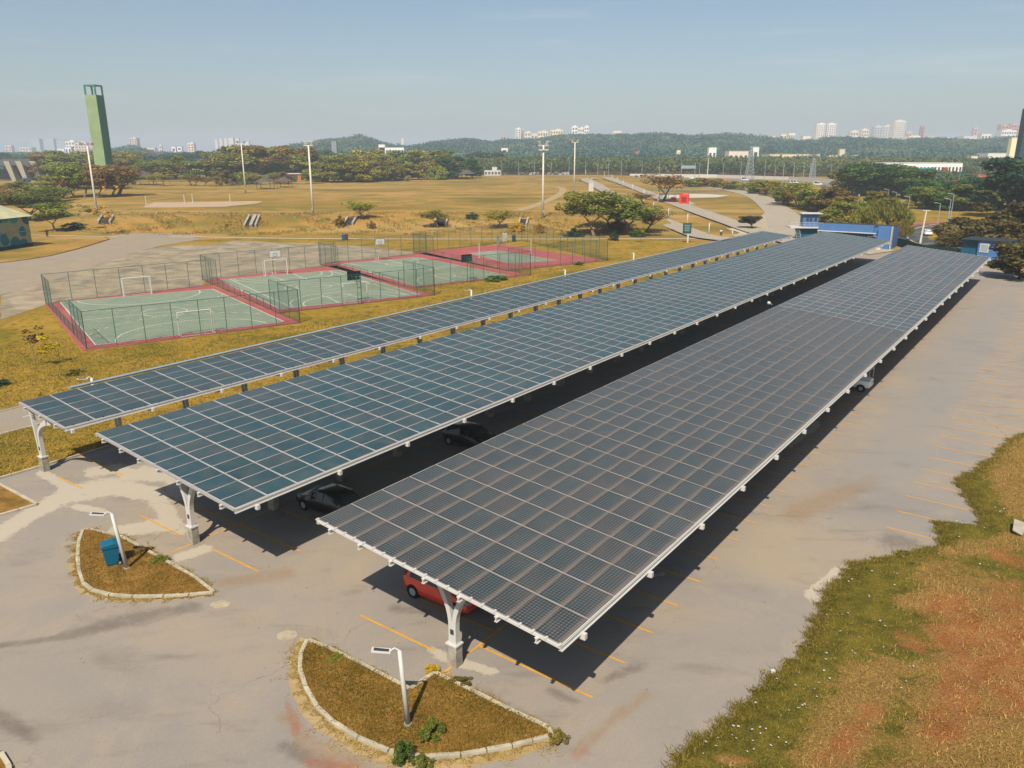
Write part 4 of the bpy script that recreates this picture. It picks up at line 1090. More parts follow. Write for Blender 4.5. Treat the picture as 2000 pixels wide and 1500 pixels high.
for i, (x, y, t, w, lab) in enumerate([(664, 443, 420, 16, 'small bare bush on the bank left of the first stairs'), (725, 446, 430, 14, 'brownish bush on the bank right of the dark opening'), (1010, 452, 430, 26, 'yellowish bush by the fence top of the pink court'),
        (1120, 462, 445, 26, 'dark green bush under the spreading trees'), (1200, 470, 452, 16, 'dark little bush on the footpath edge under the trees'), (1243, 462, 444, 26, 'green bush at the foot of the rusty small tree'), (1205, 452, 425, 30, 'orange-leaved bush between the spreading tree trunks')]):
    tree('shrub', x, y, t, w, [L_RUST, L_RUST, L_YEL, L_DARK, L_DARK, L_GREEN, L_RUST][i], (1.2, 1.1, .9), lab)
tree('sapling', 1250, 474, 440, 18, L_OLIVE, (1, 1, .7), 'staked young tree on the lawn right of the spreading trees')
tree('sapling', 447, 460, 430, 14, L_RUST, (.8, .8, .7), 'tiny bare tree on the bank below the first stone steps')
tree('umbrella', 1470, 448, 420, 38, L_DARK, (1.3, .8, .9), 'small dark purple-brown tree beside the pale gravel')
# foreground shrubs on the island
tree('shrub', 788, 1486, 1430, 32, L_GREEN, (1.0, 1.0, .65), 'bushy bright green plant by the kerb below the front lamp', var=0)
tree('shrub', 842, 1438, 1402, 46, L_OLIVE, (.5, .6, .5), 'spiky dark green bush right of the front lamp', var=1)
tree('shrub', 826, 1496, 1470, 32, L_OLIVE, (.6, .62, .55), 'low greyish bush behind the front kerb', var=2)
tree('shrub', 845, 1312, 1292, 22, L_YEL, (1, 1, .8), 'small plant covered in yellow flowers at the kerb corner', var=0)
tree('shrub', 900, 1335, 1318, 30, L_RUST, (.7, .8, .7), 'dry grey-green weed growing outside the kerb', var=1)
tree('shrub', 1092, 1448, 1420, 30, L_RUST, (.9, 1, .7), 'dry grass tuft at the right tip of the front island', var=2)
tree('shrub', 655, 1290, 1276, 34, L_OLIVE, (.8, .9, .7), 'low green weeds inside the front island near its top corner', var=0)
tree('shrub', 311, 1098, 1082, 26, L_OLIVE, (.9, 1, .7), 'weedy tuft on the kerb of the island with the blue bin', var=1)
tree('shrub', 278, 1080, 1066, 22, L_RUST, (.8, .8, .7), 'dry weed on the kerb beside the bin island lamp', var=2)
# far right trees
tree('broad', 1952, 491, 388, 185, L_RUST, (.55, .52, .5), 'huge dark brown-green tree crown behind the blue house')
tree('round', 1990, 545, 470, 95, L_RUST, (.5, .48, .42), 'dark tree at the right edge in front of the blue house')
tree('round', 1968, 425, 306, 110, L_DARK, (.9, 1.0, 1.05), 'tall dark conifer near the right edge', var=0)
tree('willow', 1722, 462, 386, 98, L_OLIVE, (.72, .76, .6), 'drooping olive tree behind the blue wall')
tree('willow', 1752, 470, 428, 40, L_RUST, (1.0, .9, .6), 'yellowing drooping plant at the end of the blue wall')
tree('twiggy', 1852, 494, 448, 36, L_RUST, (.6, .6, .6), 'grey bare tree beside the curved road')
tree('sapling', 1833, 484, 474, 20, L_GREEN, (1, 1, .8), 'small bush on the kerb of the curved road')
tree('shrub', 1888, 478, 462, 22, L_RUST, (1.2, .8, .6), 'orange-red bush behind the blue house')
def belt(spec, seed):
    r = random.Random(seed)
    for (x0, x1, yb, h, n, kinds, wf, pal) in spec:
        for i in range(n):
            x = x0 + (x1 - x0) * (i + r.uniform(.1, .9)) / n; y = yb[0] + (yb[1] - yb[0]) * (x - x0) / (x1 - x0) + r.uniform(-2, 2)
            k = r.choice(kinds); hh = h * r.uniform(.75, 1.2); lf, tn = r.choice(pal)
            tree(k, x, y, y - hh, hh * wf * r.uniform(.8, 1.25), lf, tn)
A_ = [(L_OLIVE, (1.15, 1.15, .9)), (L_OLIVE, (1.0, 1.05, .85)), (L_OLIVE, (.85, .95, .8)), (L_RUST, (1.15, 1.05, .8)), (L_RUST, (.95, .88, .75)), (L_OLIVE, (.75, .85, .7))]
B_ = [(L_DARK, (1, 1.1, 1.1)), (L_DARK, (1.3, 1.3, 1.1)), (L_GREEN, (.9, 1, 1))]
Cc = [(L_OLIVE, (1.2, 1.2, .7)), (L_OLIVE, (.9, 1.0, .7)), (L_OLIVE, (1.0, 1.15, .75)), (L_RUST, (1.25, 1.1, .7)), (L_RUST, (.85, .8, .7)), (L_OLIVE, (1.05, .95, .7))]
belt([(-20, 980, (334, 334), 32, 30, ['round'], 1.3, B_),
      (85, 230, (350, 345), 50, 11, ['twiggy', 'round'], 1.3, A_), (95, 250, (372, 366), 40, 9, ['twiggy', 'umbrella', 'round'], 1.2, A_), (-10, 110, (380, 374), 26, 8, ['shrub', 'twiggy'], 1.2, A_), (110, 250, (388, 382), 58, 6, ['umbrella', 'twiggy'], .95, A_),
      (-10, 130, (400, 394), 34, 9, ['twiggy', 'shrub'], 1.2, A_),
      (240, 430, (350, 348), 42, 16, ['round', 'twiggy'], 1.1, A_), (290, 430, (363, 361), 26, 8, ['twiggy', 'sapling'], .8, A_),
      (425, 610, (350, 348), 56, 13, ['round', 'umbrella', 'twiggy'], 1.1, A_), (420, 560, (362, 360), 26, 7, ['twiggy', 'shrub'], 1.1, A_),
      (600, 880, (346, 343), 46, 17, ['round', 'twiggy'], 1.0, A_), (600, 880, (357, 350), 34, 20, ['round', 'shrub'], 1.2, Cc), (868, 925, (349, 348), 40, 3, ['pine', 'round'], 1.0, B_),
      (1340, 1480, (364, 374), 17, 8, ['twiggy', 'shrub', 'round'], 1.5, Cc), (1480, 1620, (378, 396), 26, 14, ['round', 'shrub'], 1.5, Cc), (1520, 1690, (398, 430), 42, 13, ['round', 'twiggy'], 1.2, Cc),
      (1600, 1690, (440, 450), 34, 4, ['shrub', 'round'], 1.3, Cc), (1645, 1780, (378, 388), 54, 12, ['round', 'umbrella'], 1.0, [(L_DARK, (1.6, 1.5, 1)), (L_OLIVE, (.7, .8, .6)), (L_GREEN, (1.1, 1.1, .9))]),
      (1700, 1770, (412, 420), 36, 4, ['round', 'twiggy'], 1.1, [(L_RUST, (.6, .6, .55)), (L_OLIVE, (.8, .8, .6))]),
      (1780, 1960, (388, 394), 38, 13, ['round'], 1.1, [(L_GREEN, (1, 1.1, .8)), (L_DARK, (1.3, 1.4, 1))]), (1800, 1930, (408, 412), 42, 10, ['round'], 1.1, [(L_GREEN, (1.1, 1.2, .8)), (L_OLIVE, (.6, .75, .55))]),
      (1940, 2010, (350, 352), 44, 3, ['pine', 'round'], 1.1, B_), (1380, 1400, (345, 345), 32, 1, ['round'], 1.1, B_)], 3)

# far woods that read as one mass
def woodland(name, XY, hts, rad, leaf, per, size, seed):
    r = np.random.default_rng(seed); n = len(XY); z0 = terrain(XY[:, 0], XY[:, 1])
    d = r.normal(0, 1, (n, per, 3)); d /= np.linalg.norm(d, axis=2)[:, :, None]; d[:, :, 2] = d[:, :, 2] * .9
    q = r.uniform(.75, 1.1, (n, per))[:, :, None]
    c = np.stack([XY[:, 0], XY[:, 1], z0 + hts * .62], 1)[:, None, :]
    rr = np.stack([rad, rad, hts * .36], 1)[:, None, :]
    bumps = 1 + .25 * np.sin(d[:, :, :1] * 5 + r.uniform(0, 6, (n, 1, 1))) * np.sin(d[:, :, 1:2] * 5)
    p = (c + d * q * rr * bumps).reshape(-1, 3); dn = d.reshape(-1, 3)
    m = len(p); nrm = dn + r.normal(0, .5, (m, 3)); nrm /= np.linalg.norm(nrm, axis=1)[:, None]
    a = np.cross(nrm, r.normal(0, 1, (m, 3))); a /= np.linalg.norm(a, axis=1)[:, None]; b = np.cross(nrm, a); s = size * r.uniform(.6, 1.4, m)[:, None]
    V = np.stack([p - a * s, p - b * s * .8, p + a * s, p + b * s * .8], 1).reshape(-1, 3)
    lf_ = .5 + .3 * np.sin(XY[:, 0] * .021 + 2 * np.sin(XY[:, 1] * .008)) * np.sin(XY[:, 1] * .013 + XY[:, 0] * .004); tone = np.clip(np.repeat(lf_ + r.normal(0, .22, n), per) + r.normal(0, .12, m), 0, 1)
    o = mesh_np(name, V, np.arange(len(V)).reshape(-1, 4), leaf, attrs={'tone': ('POINT', 'FLOAT', np.repeat(tone, 4))})
    return tag(o, kind='stuff')
def scatter(n, y0, y1, r0, r1, seed, cond=None):
    r = np.random.default_rng(seed); Y = np.sqrt(r.uniform(y0 ** 2, y1 ** 2, n)); X = r.uniform(r0, r1, n) * Y; P = np.stack([X, Y], 1)
    return P[cond(X, Y)] if cond is not None else P
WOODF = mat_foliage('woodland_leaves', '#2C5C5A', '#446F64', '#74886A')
WOODN = mat_foliage('riverside_leaves', '#3E5A3C', '#64743E', '#8E8C4E')
P = scatter(2300, 690, 960, -.06, .72, 11); r_ = np.random.default_rng(1); woodland('riverside_woodland', P, r_.uniform(9, 17, len(P)), r_.uniform(6, 12, len(P)), WOODN, 130, .95, 5)
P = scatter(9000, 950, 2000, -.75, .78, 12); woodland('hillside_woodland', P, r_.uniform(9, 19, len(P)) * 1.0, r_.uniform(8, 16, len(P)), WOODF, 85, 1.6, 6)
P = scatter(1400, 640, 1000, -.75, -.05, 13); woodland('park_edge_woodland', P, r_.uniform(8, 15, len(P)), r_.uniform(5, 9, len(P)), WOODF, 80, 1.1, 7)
P = np.array([T(x, y)[:2] for x, y in [(r_.uniform(1740, 2040), r_.uniform(352, 374)) for _ in range(170)]]); woodland('riverside_woodland', P, r_.uniform(5, 8.5, len(P)), r_.uniform(5, 8, len(P)), WOODN, 130, .8, 8)

def ordinal(i): return ['nearest', 'second', 'third', 'fourth', 'fifth', 'sixth', 'seventh', 'eighth', 'ninth', 'tenth', 'eleventh', 'twelfth', 'thirteenth', 'fourteenth', 'fifteenth', 'sixteenth'][min(i, 15)]
LMK = [(35, 'the white entrance portal'), (95, 'the painted warehouse'), (182, 'the leftmost floodlight pole'), (232, 'the green tower'), (290, 'the blue-topped shelter'), (395, 'the sand court'), (477, 'the second floodlight pole'), (578, 'the orange kiosk'),
       (652, 'the third floodlight pole'), (765, 'the white office block'), (898, 'the twin thatched shelters'), (985, 'the water tank'), (1310, 'the red container'), (1365, 'the red-doored kiosk'), (1463, 'the lattice pylon'), (1575, 'the blue lookout tower'), (1670, 'the blue wall'),
       (1812, 'the white car on the bend'), (1915, 'the blue house'), (1980, 'the cream tower')]
def shade_word(leaf, c):
    s = {'olive_leaves': 'olive', 'green_leaves': 'green', 'rusty_leaves': 'rusty', 'dark_leaves': 'dark green', 'yellow_blossom': 'golden'}[leaf.name]; return s
def auto_labels():
    buckets = {}
    for o, kind, leaf, x, y, need in TREES:
        if not need: continue
        lx, ln = min(LMK, key=lambda a: abs(a[0] - x)); side = 'left' if x < lx else 'right'
        buckets.setdefault((shade_word(leaf, None), {'umbrella': 'spreading tree', 'twiggy': 'thin-leaved tree', 'round': 'bushy tree', 'pine': 'conifer', 'shrub': 'bush', 'sapling': 'young tree'}[kind], ln, side), []).append((abs(x - lx), o))
    for (sh, kd, ln, side), L in buckets.items():
        L.sort(key=lambda a: a[0])
        for i, (_, o) in enumerate(L):
            pre = '' if len(L) == 1 else ordinal(i) + ' '
            o['label'] = f'{pre}{sh} {kd} {side} of {ln}' if len(L) == 1 else f'{pre}{sh} {kd} from {ln}, on its {side}'
auto_labels()
# remove prototypes nobody used
for k, pr in PROTO.items():
    if not pr[1]:
        for c in list(pr[0].children): bpy.data.objects.remove(c)
        bpy.data.objects.remove(pr[0])
#@@PART5
# ---------------------------------------------------------------- poles and lamps
def mppx(g): return (g[1] * CT - (g[2] - CAMH) * ST) / F
def floodpole(x, y, ytop, label, nl=4, plat=False):
    g = T(x, y); h = (y - ytop) * mppx(g) / .985; r = empty('floodlight_pole')
    MB().tube([(0, 0, -.3), (0, 0, h * .5), (0, 0, h)], [.36, .28, .20], 10).build('pole', PALEPOLE, r, smooth=True)
    MB().beam((-1.5, 0, h), (1.5, 0, h), .16, .16).build('crossarm', PALEPOLE, r)
    if plat: MB().box((0, 0, h - 1.2), (2.6, 1.2, .25)).beam((-1.3, -.6, h - .4), (1.3, -.6, h - .4), .06, .06).build('platform', PALEPOLE, r)
    for k, sx_ in enumerate((-1.4, -.9, .9, 1.4)[:nl]):
        s = 1 if sx_ > 0 else -1
        m = MB(); m.prism([(sx_ - .3, -.1, h + .15), (sx_ + .3, -.1, h + .15), (sx_ + .38 * s + .3, -.45, h + 1.0), (sx_ + .38 * s - .3, -.45, h + 1.0)], (0, .35, .1)); m.build('floodlight', WHITE if k % 3 else GALV, r)
    MB().box((0, -.25, 1.8), (.5, .3, .7)).build('control_box', GALV, r)
    r.location = g; r.rotation_euler = (0, 0, random.uniform(-.3, .3))
    return tag(r, label, 'floodlight pole', 'tall concrete floodlight poles round the field')
floodpole(190, 418, 293, 'tall floodlight pole nearest the painted warehouse')
floodpole(480, 377, 286, 'slim floodlight pole by the right end of the sand court', 4)
floodpole(612, 421, 292, 'floodlight pole standing on the bank above the middle of the courts')
floodpole(1060, 426, 292, 'floodlight pole with a small platform beside the dirt trail', 4, True)
floodpole(1121, 377, 284, 'farther floodlight pole right of the dirt trail bend')

def path_lamp(g, h, label, yaw, lean=0.0, solar=True, sc=1.0):
    r = empty('street_lamp')
    MB().tube([(0, 0, 0), (lean * .6, 0, h * .6), (lean, 0, h)], [.10 * sc, .085 * sc, .07 * sc], 10).build('pole', WHITE, r, smooth=True)
    MB().tube([(0, 0, 0), (0, 0, .06)], .14 * sc, 10).build('foot', CONC, r)
    MB().tube([(lean, 0, h), (lean - .16, 0, h + .10), (lean - .34, 0, h - .02)], .032 * sc, 6).build('arm', WHITE, r)
    m = MB(); a = Vector((lean - .30, 0, h - .02)); b = Vector((lean - .95, 0, h + .06)); m.beam(a, b, .26, .05); m.build('lamp_head', WHITE, r)
    MB().beam(tuple(a + Vector((-.05, 0, .028))), tuple(b + Vector((.08, 0, .032))), .15, .012).build('light_strip', GREYM, r)
    r.location = (g[0], g[1], float(g[2])); r.rotation_euler = (0, 0, yaw)
    return tag(r, label, 'street lamp', 'white street lamps of the park')
path_lamp(G(248, 1110, .11), 2.95, 'white street lamp leaning over the island with the blue bin', .15, -.30)
path_lamp(G(797, 1415, .11), 3.05, 'white street lamp rising from the front grass island', .05, -.18)
def behind(x, ytop, label, v=-57.5, yaw=.6, hh=4.6):
    # lamps on the lawn whose heads show over the narrow carport
    best = None
    for u in np.linspace(18, 176, 800):
        p = W(u, v); q = pix(p[0], p[1], hh)
        if best is None or abs(q[0] - x) < best[0]: best = (abs(q[0] - x), u)
    p = W(best[1], v)
    lo, hi = 2, 9
    for _ in range(30):
        m = (lo + hi) / 2
        if pix(p[0], p[1], m)[1] > ytop: lo = m
        else: hi = m
    return path_lamp((p[0], p[1], 0), lo, label, yaw, 0, sc=1.3)
behind(174, 738, 'white street lamp peeping over the near end of the narrow carport', -58.5)
for x, y, l in [(921, 566, 'lamp head showing over the narrow carport below the pink court'), (1104, 527, 'lamp head over the narrow carport between the two basketball courts and the trees'), (1238, 494, 'lamp head over the narrow carport right of the pink court fence')]: behind(x, y, l)
for i, (x, y, t) in enumerate([(1430, 462, 451), (1384, 461, 436), (1342, 443, 418), (1305, 428, 408), (1276, 411, 396), (1235, 376, 361), (1217, 367, 353), (1206, 360, 347), (1195, 355, 342), (1180, 350, 337), (1144, 345, 332)]):
    g = T(x, y); path_lamp(g, (y - t) * mppx(g), ['nearest', 'second', 'third', 'fourth', 'fifth', 'sixth', 'seventh', 'eighth', 'ninth', 'tenth', 'farthest'][i] + ' white lamp along the road climbing to the highway', math.pi - .4 if i in (1, 2, 3, 4, 5) else .3, sc=1.6)
# info totem
g = T(1343, 474); r = empty('info_sign'); MB().tube([(0, 0, 0), (0, 0, 2.0)], .22, 10).build('pole', WHITE, r); MB().box((-.3, 0, 3.2), (1.9, .15, 2.3)).build('sign_panel', plain('dark_sign', '#2A5A5C', .6), r)
mb = MB()
for k in range(4): mb.box((-.3, -.085, 3.9 - k * .4), (1.3 - .2 * (k % 2), .01, .12))
mb.build('sign_text', plain('sign_text_white', '#BFD6D0'), r); r.location = g; tag(r, 'dark green notice board on a white post behind the narrow carport', 'sign')

# bins
def wheelie(loc, label, body, lidc, rz=0, s=1.0, group=None):
    r = empty('wheelie_bin'); m = MB(); b = [(-.26, -.30, .06), (.26, -.30, .06), (.26, .22, .06), (-.26, .22, .06)]; t = [(-.33, -.40, 1.02), (.33, -.40, 1.02), (.33, .34, 1.02), (-.33, .34, 1.02)]
    m.quad(*b[::-1]); m.quad(*t)
    for i in range(4): j = (i + 1) % 4; m.quad(b[i], b[j], t[j], t[i])
    m.build('body', body, r, bevel=.03)
    m = MB(); m.box((0, -.03, 1.00), (.74, .80, .06)); m.build('rim', body, r, bevel=.01)
    m = MB(); m.prism([(-.36, -.44, 1.04), (-.36, .38, 1.04), (-.36, .36, 1.12), (-.36, .1, 1.19), (-.36, -.40, 1.10)], (.72, 0, 0)); m.build('lid', lidc, r, bevel=.02)
    m = MB(); m.tube([(-.30, .42, 1.06), (.30, .42, 1.06)], .022, 6); m.build('handle', body, r)
    for sx_ in (-.30, .30):
        w_ = MB().tube([(sx_ - .03, .28, .12), (sx_ + .03, .28, .12)], .12, 14).build('wheel', plain('rubber', '#1C1C1E', .8), r)
        MB().tube([(sx_ - .035, .28, .12), (sx_ + .035, .28, .12)], .06, 10).build('hub', GALV, w_)
    r.location = loc; r.rotation_euler = (0, 0, rz); r.scale = (s, s, s)
    return tag(r, label, 'bin', group)
BTEAL = plain('blue_plastic', '#0C7494', .45, .4, .05, 2); BDK = plain('dark_teal_plastic', '#0C6078', .45, .4, .05, 2)
wheelie(G(222, 1100, .11), 'big blue wheelie bin standing on the grass island by the leaning lamp', BTEAL, BTEAL, R(-62), 1.02)
wheelie(T(671, 469), 'small blue bin beside the footpath behind the courts', BTEAL, BTEAL, .2, 1.2, 'pair of bins on the footpath')
wheelie(T(677, 469), 'small brown bin next to the blue one on the footpath', plain('brown_plastic', '#7A3F2E', .6), plain('brown_plastic', '#7A3F2E', .6), .2, 1.2, 'pair of bins on the footpath')
wheelie(T(1004, 472), 'teal bin behind the pink court fence', BDK, BDK, 0, 1.3)
g = T(986, 472); r = empty('white_cabinet'); MB().box((0, 0, .95), (1.1, .7, 1.9)).build('body', plain('cabinet_white', '#E4DDCB'), r, bevel=.03); MB().box((0, -.36, .95), (.9, .02, 1.6)).build('door', plain('cabinet_door', '#D2C9B4'), r); r.location = g; tag(r, 'upright white utility cabinet behind the pink court', 'cabinet')
g = T(973, 478); MB  # electricity box on the court wall
o = MB().box((0, 0, .9), (.6, .5, 1.8)).box((0, 0, 1.85), (.7, .6, .08)).build('meter_box', plain('grey_box', '#7F8F96')); o.location = g; tag(o, 'small grey meter box left of the white cabinet', 'box')

# ---------------------------------------------------------------- cars
GLASS = NT('car_glass').base((.012, .02, .024, 1), .06, .6); RUB = plain('rubber', '#1C1C1E', .8); RIM = plain('alloy', '#B8BEC2', .3, .5, .05, 4)
def paint(name, h): 
    t = NT(name); t.base(C(h, 1.5), .3, .5); t.b.inputs['Coat Weight'].default_value = .6; t.b.inputs['Coat Roughness'].default_value = .08; return t.m
def car(loc, rz, mat, label, L=3.9, Wd=1.66, H=1.5, kind='hatch', detail=True, group=None, rack=False):
    """front towards +x"""
    r = empty('parked_car' if detail else 'car'); hl = L / 2; w = Wd / 2
    if kind == 'hatch': st = [(-hl, .42, .78, .80), (-hl + .06, .30, .92, .96), (-hl + .30, .20, .96, 1.28), (-hl + .62, .18, .97, H - .03), (-.25, .18, .96, H), (.35, .18, .94, H - .06), (.72, .18, .93, 1.22), (1.02, .18, .92, .98), (hl - .45, .20, .86, .88), (hl - .10, .26, .72, .74), (hl, .38, .56, .58)]
    elif kind == 'pickup': st = [(-hl, .45, .95, .97), (-hl + .05, .38, 1.0, 1.02), (-.75, .25, 1.0, 1.02), (-.70, .22, 1.0, H - .1), (-.3, .2, 1.0, H), (.35, .2, .98, H - .05), (.95, .22, .97, 1.06), (hl - .3, .25, .92, .94), (hl, .4, .7, .72)]
    else: st = [(-hl, .45, .80, .82), (-hl + .1, .3, .95, .98), (-hl + .25, .22, .98, H - .06), (-.2, .2, .98, H), (.9, .2, .96, H - .05), (1.3, .2, .94, 1.1), (hl - .2, .22, .85, .88), (hl, .4, .6, .62)]
    V, Fc = [], []
    def ring(x, z0, zb, zr, k):
        tp = .74 if zr > zb + .12 else .93; wx = w * (.90 if k in (0, len(st) - 1) else (.97 if k in (1, len(st) - 2) else 1))
        pts = [(wx * .86, z0), (wx, z0 + .14), (wx * 1.005, (z0 + zb) / 2), (wx * .98, zb), (wx * (.5 * tp + .46), (zb + zr) / 2 if zr > zb + .12 else zb + .01), (wx * tp, zr - .03), (wx * tp * .7, zr), (0, zr + .015)]
        return [(x, y, z) for y, z in pts] + [(x, -y, z) for y, z in pts[-2::-1]]
    rings = [ring(x, a, b, c, k) for k, (x, a, b, c) in enumerate(st)]; n = len(rings[0])
    for q in rings: V += q
    for i in range(len(rings) - 1):
        for j in range(n - 1): Fc.append((i * n + j, (i + 1) * n + j, (i + 1) * n + j + 1, i * n + j + 1))
        Fc.append((i * n + n - 1, (i + 1) * n + n - 1, (i + 1) * n, i * n))
    Fc.append(tuple(range(n))); Fc.append(tuple(reversed(range((len(rings) - 1) * n, len(rings) * n))))
    mb = MB(); mb.v = V; mb.f = Fc; mb.m = [0] * len(Fc); mb.build('body', mat, r, smooth=True)
    top = [(x, b, c) for x, a, b, c in st if c > b + .2]; x0, x1 = top[0][0], top[-1][0]
    def wpt(x, t, s):   # point on side glass
        xs_ = [q[0] for q in st]; zb = np.interp(x, xs_, [q[2] for q in st]); zr = np.interp(x, xs_, [q[3] for q in st]); zb += .04; zr -= .10
        z = zb + (zr - zb) * t; return (x, s * (w * (.985 - .235 * (z - zb + .04) / max(zr - zb + .1, .2)) + .012), z)
    cuts = [(x0 + .12, -.42), (-.36, .24), (.30, x1 - .08)] if kind == 'hatch' else ([(-.62, .0), (.06, .72)] if kind == 'pickup' else [(x0 + .15, -.5), (-.42, .3), (.36, .98)])
    for s in (-1, 1):
        for a, b in cuts:
            if b - a < .1: continue
            MB().quad(wpt(a, 0, s), wpt(b, 0, s), wpt(b, 1, s), wpt(a, 1, s)).build('side_window', GLASS, r)
    def slab(xa, za, xb, zb_, wa, wb, name, m, off):
        d = Vector((xb - xa, 0, zb_ - za)); nn = Vector((-d.z, 0, d.x)).normalized() * off
        MB().quad((xa + nn.x, -wa, za + nn.z), (xa + nn.x, wa, za + nn.z), (xb + nn.x, wb, zb_ + nn.z), (xb + nn.x, -wb, zb_ + nn.z)).build(name, m, r)
    q = st; i1 = max(i for i, s in enumerate(q) if s[3] > s[2] + .2); fr0, fr1 = q[i1 + 1] if i1 + 1 < len(q) else q[i1], q[i1 - (1 if kind == 'hatch' else 0)]
    slab(fr0[0] - .04, fr0[3] + .03, fr1[0] + .05, fr1[3] - .02, w * .84, w * .68, 'windscreen', GLASS, -.035)
    i0 = min(i for i, s in enumerate(q) if s[3] > s[2] + .2)
    if kind == 'hatch': slab(q[1][0] + .03, q[1][3] + .05, q[3][0] - .05, q[3][3] - .04, w * .80, w * .64, 'rear_window', GLASS, .05)
    else: slab(q[i0 - 1][0] - .01, q[i0][2] + .1, q[i0][0] - .01, q[i0][3] - .12, w * .78, w * .66, 'rear_window', GLASS, .02)
    for sx_ in (-hl + .62, hl - .68):
        for s in (-1, 1):
            wh = MB().tube([(sx_, s * (w - .17), .30), (sx_, s * (w + .012), .30)], .30, 20).build('wheel', RUB, r)
            mb = MB(); mb.tube([(sx_, s * (w - .02), .30), (sx_, s * (w + .02), .30)], .19, 16); mb.build('rim', RIM, wh)
            MB().tube([(sx_, s * (w - .05), .32), (sx_, s * (w + .006), .32)], .355, 20).build('wheel_arch', plain('dark_trim', '#141516', .7), r)
    for s in (-1, 1):
        MB().box((hl - .13, s * w * .70, .72), (.16, .30, .13)).build('headlight', plain('lamp_clear', '#D8DEE0', .2, .6), r, bevel=.03)
        MB().box((-hl + .08, s * w * .80, .92), (.14, .16, .30)).build('tail_light', plain('lamp_red', '#A81C18', .3, .5), r, bevel=.02)
        MB().box((x1 - .30, s * (w + .07), .98), (.12, .16, .11)).build('mirror', mat, r, bevel=.03)
    MB().box((hl - .05, 0, .42), (.16, Wd * .86, .16)).build('front_bumper', mat, r, bevel=.04); MB().box((-hl + .05, 0, .48), (.16, Wd * .86, .18)).build('rear_bumper', mat, r, bevel=.04)
    if rack:
        mb = MB()
        for sx_ in (-hl + .08, -.72):
            for s in (-1, 1): mb.beam((sx_, s * w * .9, 1.0), (sx_, s * w * .9, 1.95), .05, .05)
            mb.beam((sx_, -w * .9, 1.95), (sx_, w * .9, 1.95), .05, .05)
        for s in (-1, 1): mb.beam((-hl + .08, s * w * .9, 1.95), (1.0, s * w * .9, 1.95), .05, .05)
        mb.build('ladder_rack', WHITE, r)
    r.location = loc; r.rotation_euler = (0, 0, rz); return tag(r, label, 'car' if kind != 'pickup' else 'pickup truck', group)
VDIR = math.atan2(V2[1], V2[0])
BLK = paint('black_paint', '#16191A'); RED = paint('red_paint', '#E8401E'); WH = paint('white_car_paint', '#EDEDEA'); GRY = paint('grey_car_paint', '#5A5D60')
car(W(26.55, -32.2, .012), VDIR + math.pi, BLK, 'black hatchback parked under the middle carport near its end', 3.95)
car(W(23.5, -20.9, .012), VDIR, RED, 'red hatchback parked behind the column of the nearest carport', 3.8, 1.66, 1.52)
car(W(39.3, -32.2, .012), VDIR, BLK, 'dark car deep in the shade between the carports', 4.0)
car(W(69.5, -15.3, .012), VDIR + math.pi, WH, 'white pickup with a ladder rack sticking out of the right side of the carport', 4.9, 1.75, 1.7, 'pickup', rack=True)
ribbon('street', pxt((2010, 498), (1930, 497), (1880, 492), (1830, 482), (1795, 471), (1783, 462), (1790, 452), (1815, 443), (1860, 438), (1930, 434), (2010, 430)), 6.5, .10, DARKROAD, True)
ribbon('pavement', pxt((1700, 452), (1735, 462), (1770, 474), (1810, 488), (1850, 497)), 5.0, .07, PATHM)
sheet('lawn', pxt((1560, 395), (2100, 395), (2100, 540), (1990, 530), (1935, 512), (1760, 480), (1600, 460), (1560, 440)), .05, LAWN, drape=False)
kerb('kerb', [p[:2] for p in smooth_line([q[:2] for q in pxt((1850, 492), (1800, 480), (1774, 468), (1774, 456), (1790, 447), (1830, 439), (1880, 434))], 6)], .25, .3, block=3)
g = T(1809, 460); car((g[0], g[1], .11), R(75), WH, 'white car driving round the dark bend behind the carports', 4.3, 1.8, 1.5)
# highway
def hw(y_off=0): return [(860, 345 + y_off), (1000, 345 + y_off), (1150, 346 + y_off), (1290, 347 + y_off), (1420, 350.5 + y_off), (1540, 355 + y_off), (1640, 361 + y_off), (1700, 366 + y_off)]
ribbon('highway', [G(x, y)[:2] for x, y in hw(2)], 20, .10, plain('highway_asphalt', '#8E8C8A', .9), False)
def wall(name, label, pts, h, th, mat, cat='wall', group=None, z0=0):
    mb = MB()
    for a, b in zip(pts, pts[1:]): mb.beam((a[0], a[1], z0 + h / 2), (b[0], b[1], z0 + h / 2), th, h)
    return tag(mb.build(name, mat), label, cat, group)
wall('highway_barrier', 'long white concrete barrier along the far side of the highway', [G(x, y) for x, y in [(1400, 347), (1540, 351.5), (1640, 358)]], 2.4, .6, plain('barrier_white', '#EFEBE2', .8))
wall('highway_barrier', 'white barrier strip at the far edge of the dry field', [G(x, y) for x, y in [(905, 343.5), (1000, 343.5), (1112, 344)]], 3.2, .6, plain('barrier_white', '#EFEBE2', .8))
wall('highway_barrier', 'white barrier stretch behind the rusty tree', [G(x, y) for x, y in [(1230, 345.5), (1290, 346), (1400, 347)]], 2.6, .6, plain('barrier_white', '#EFEBE2', .8))
wall('low_wall', 'grey low wall along the top of the dry field', [T(x, y) for x, y in [(905, 352), (1050, 352), (1180, 351)]], 2.0, .4, plain('old_wall', '#A09A8E'), z0=0)
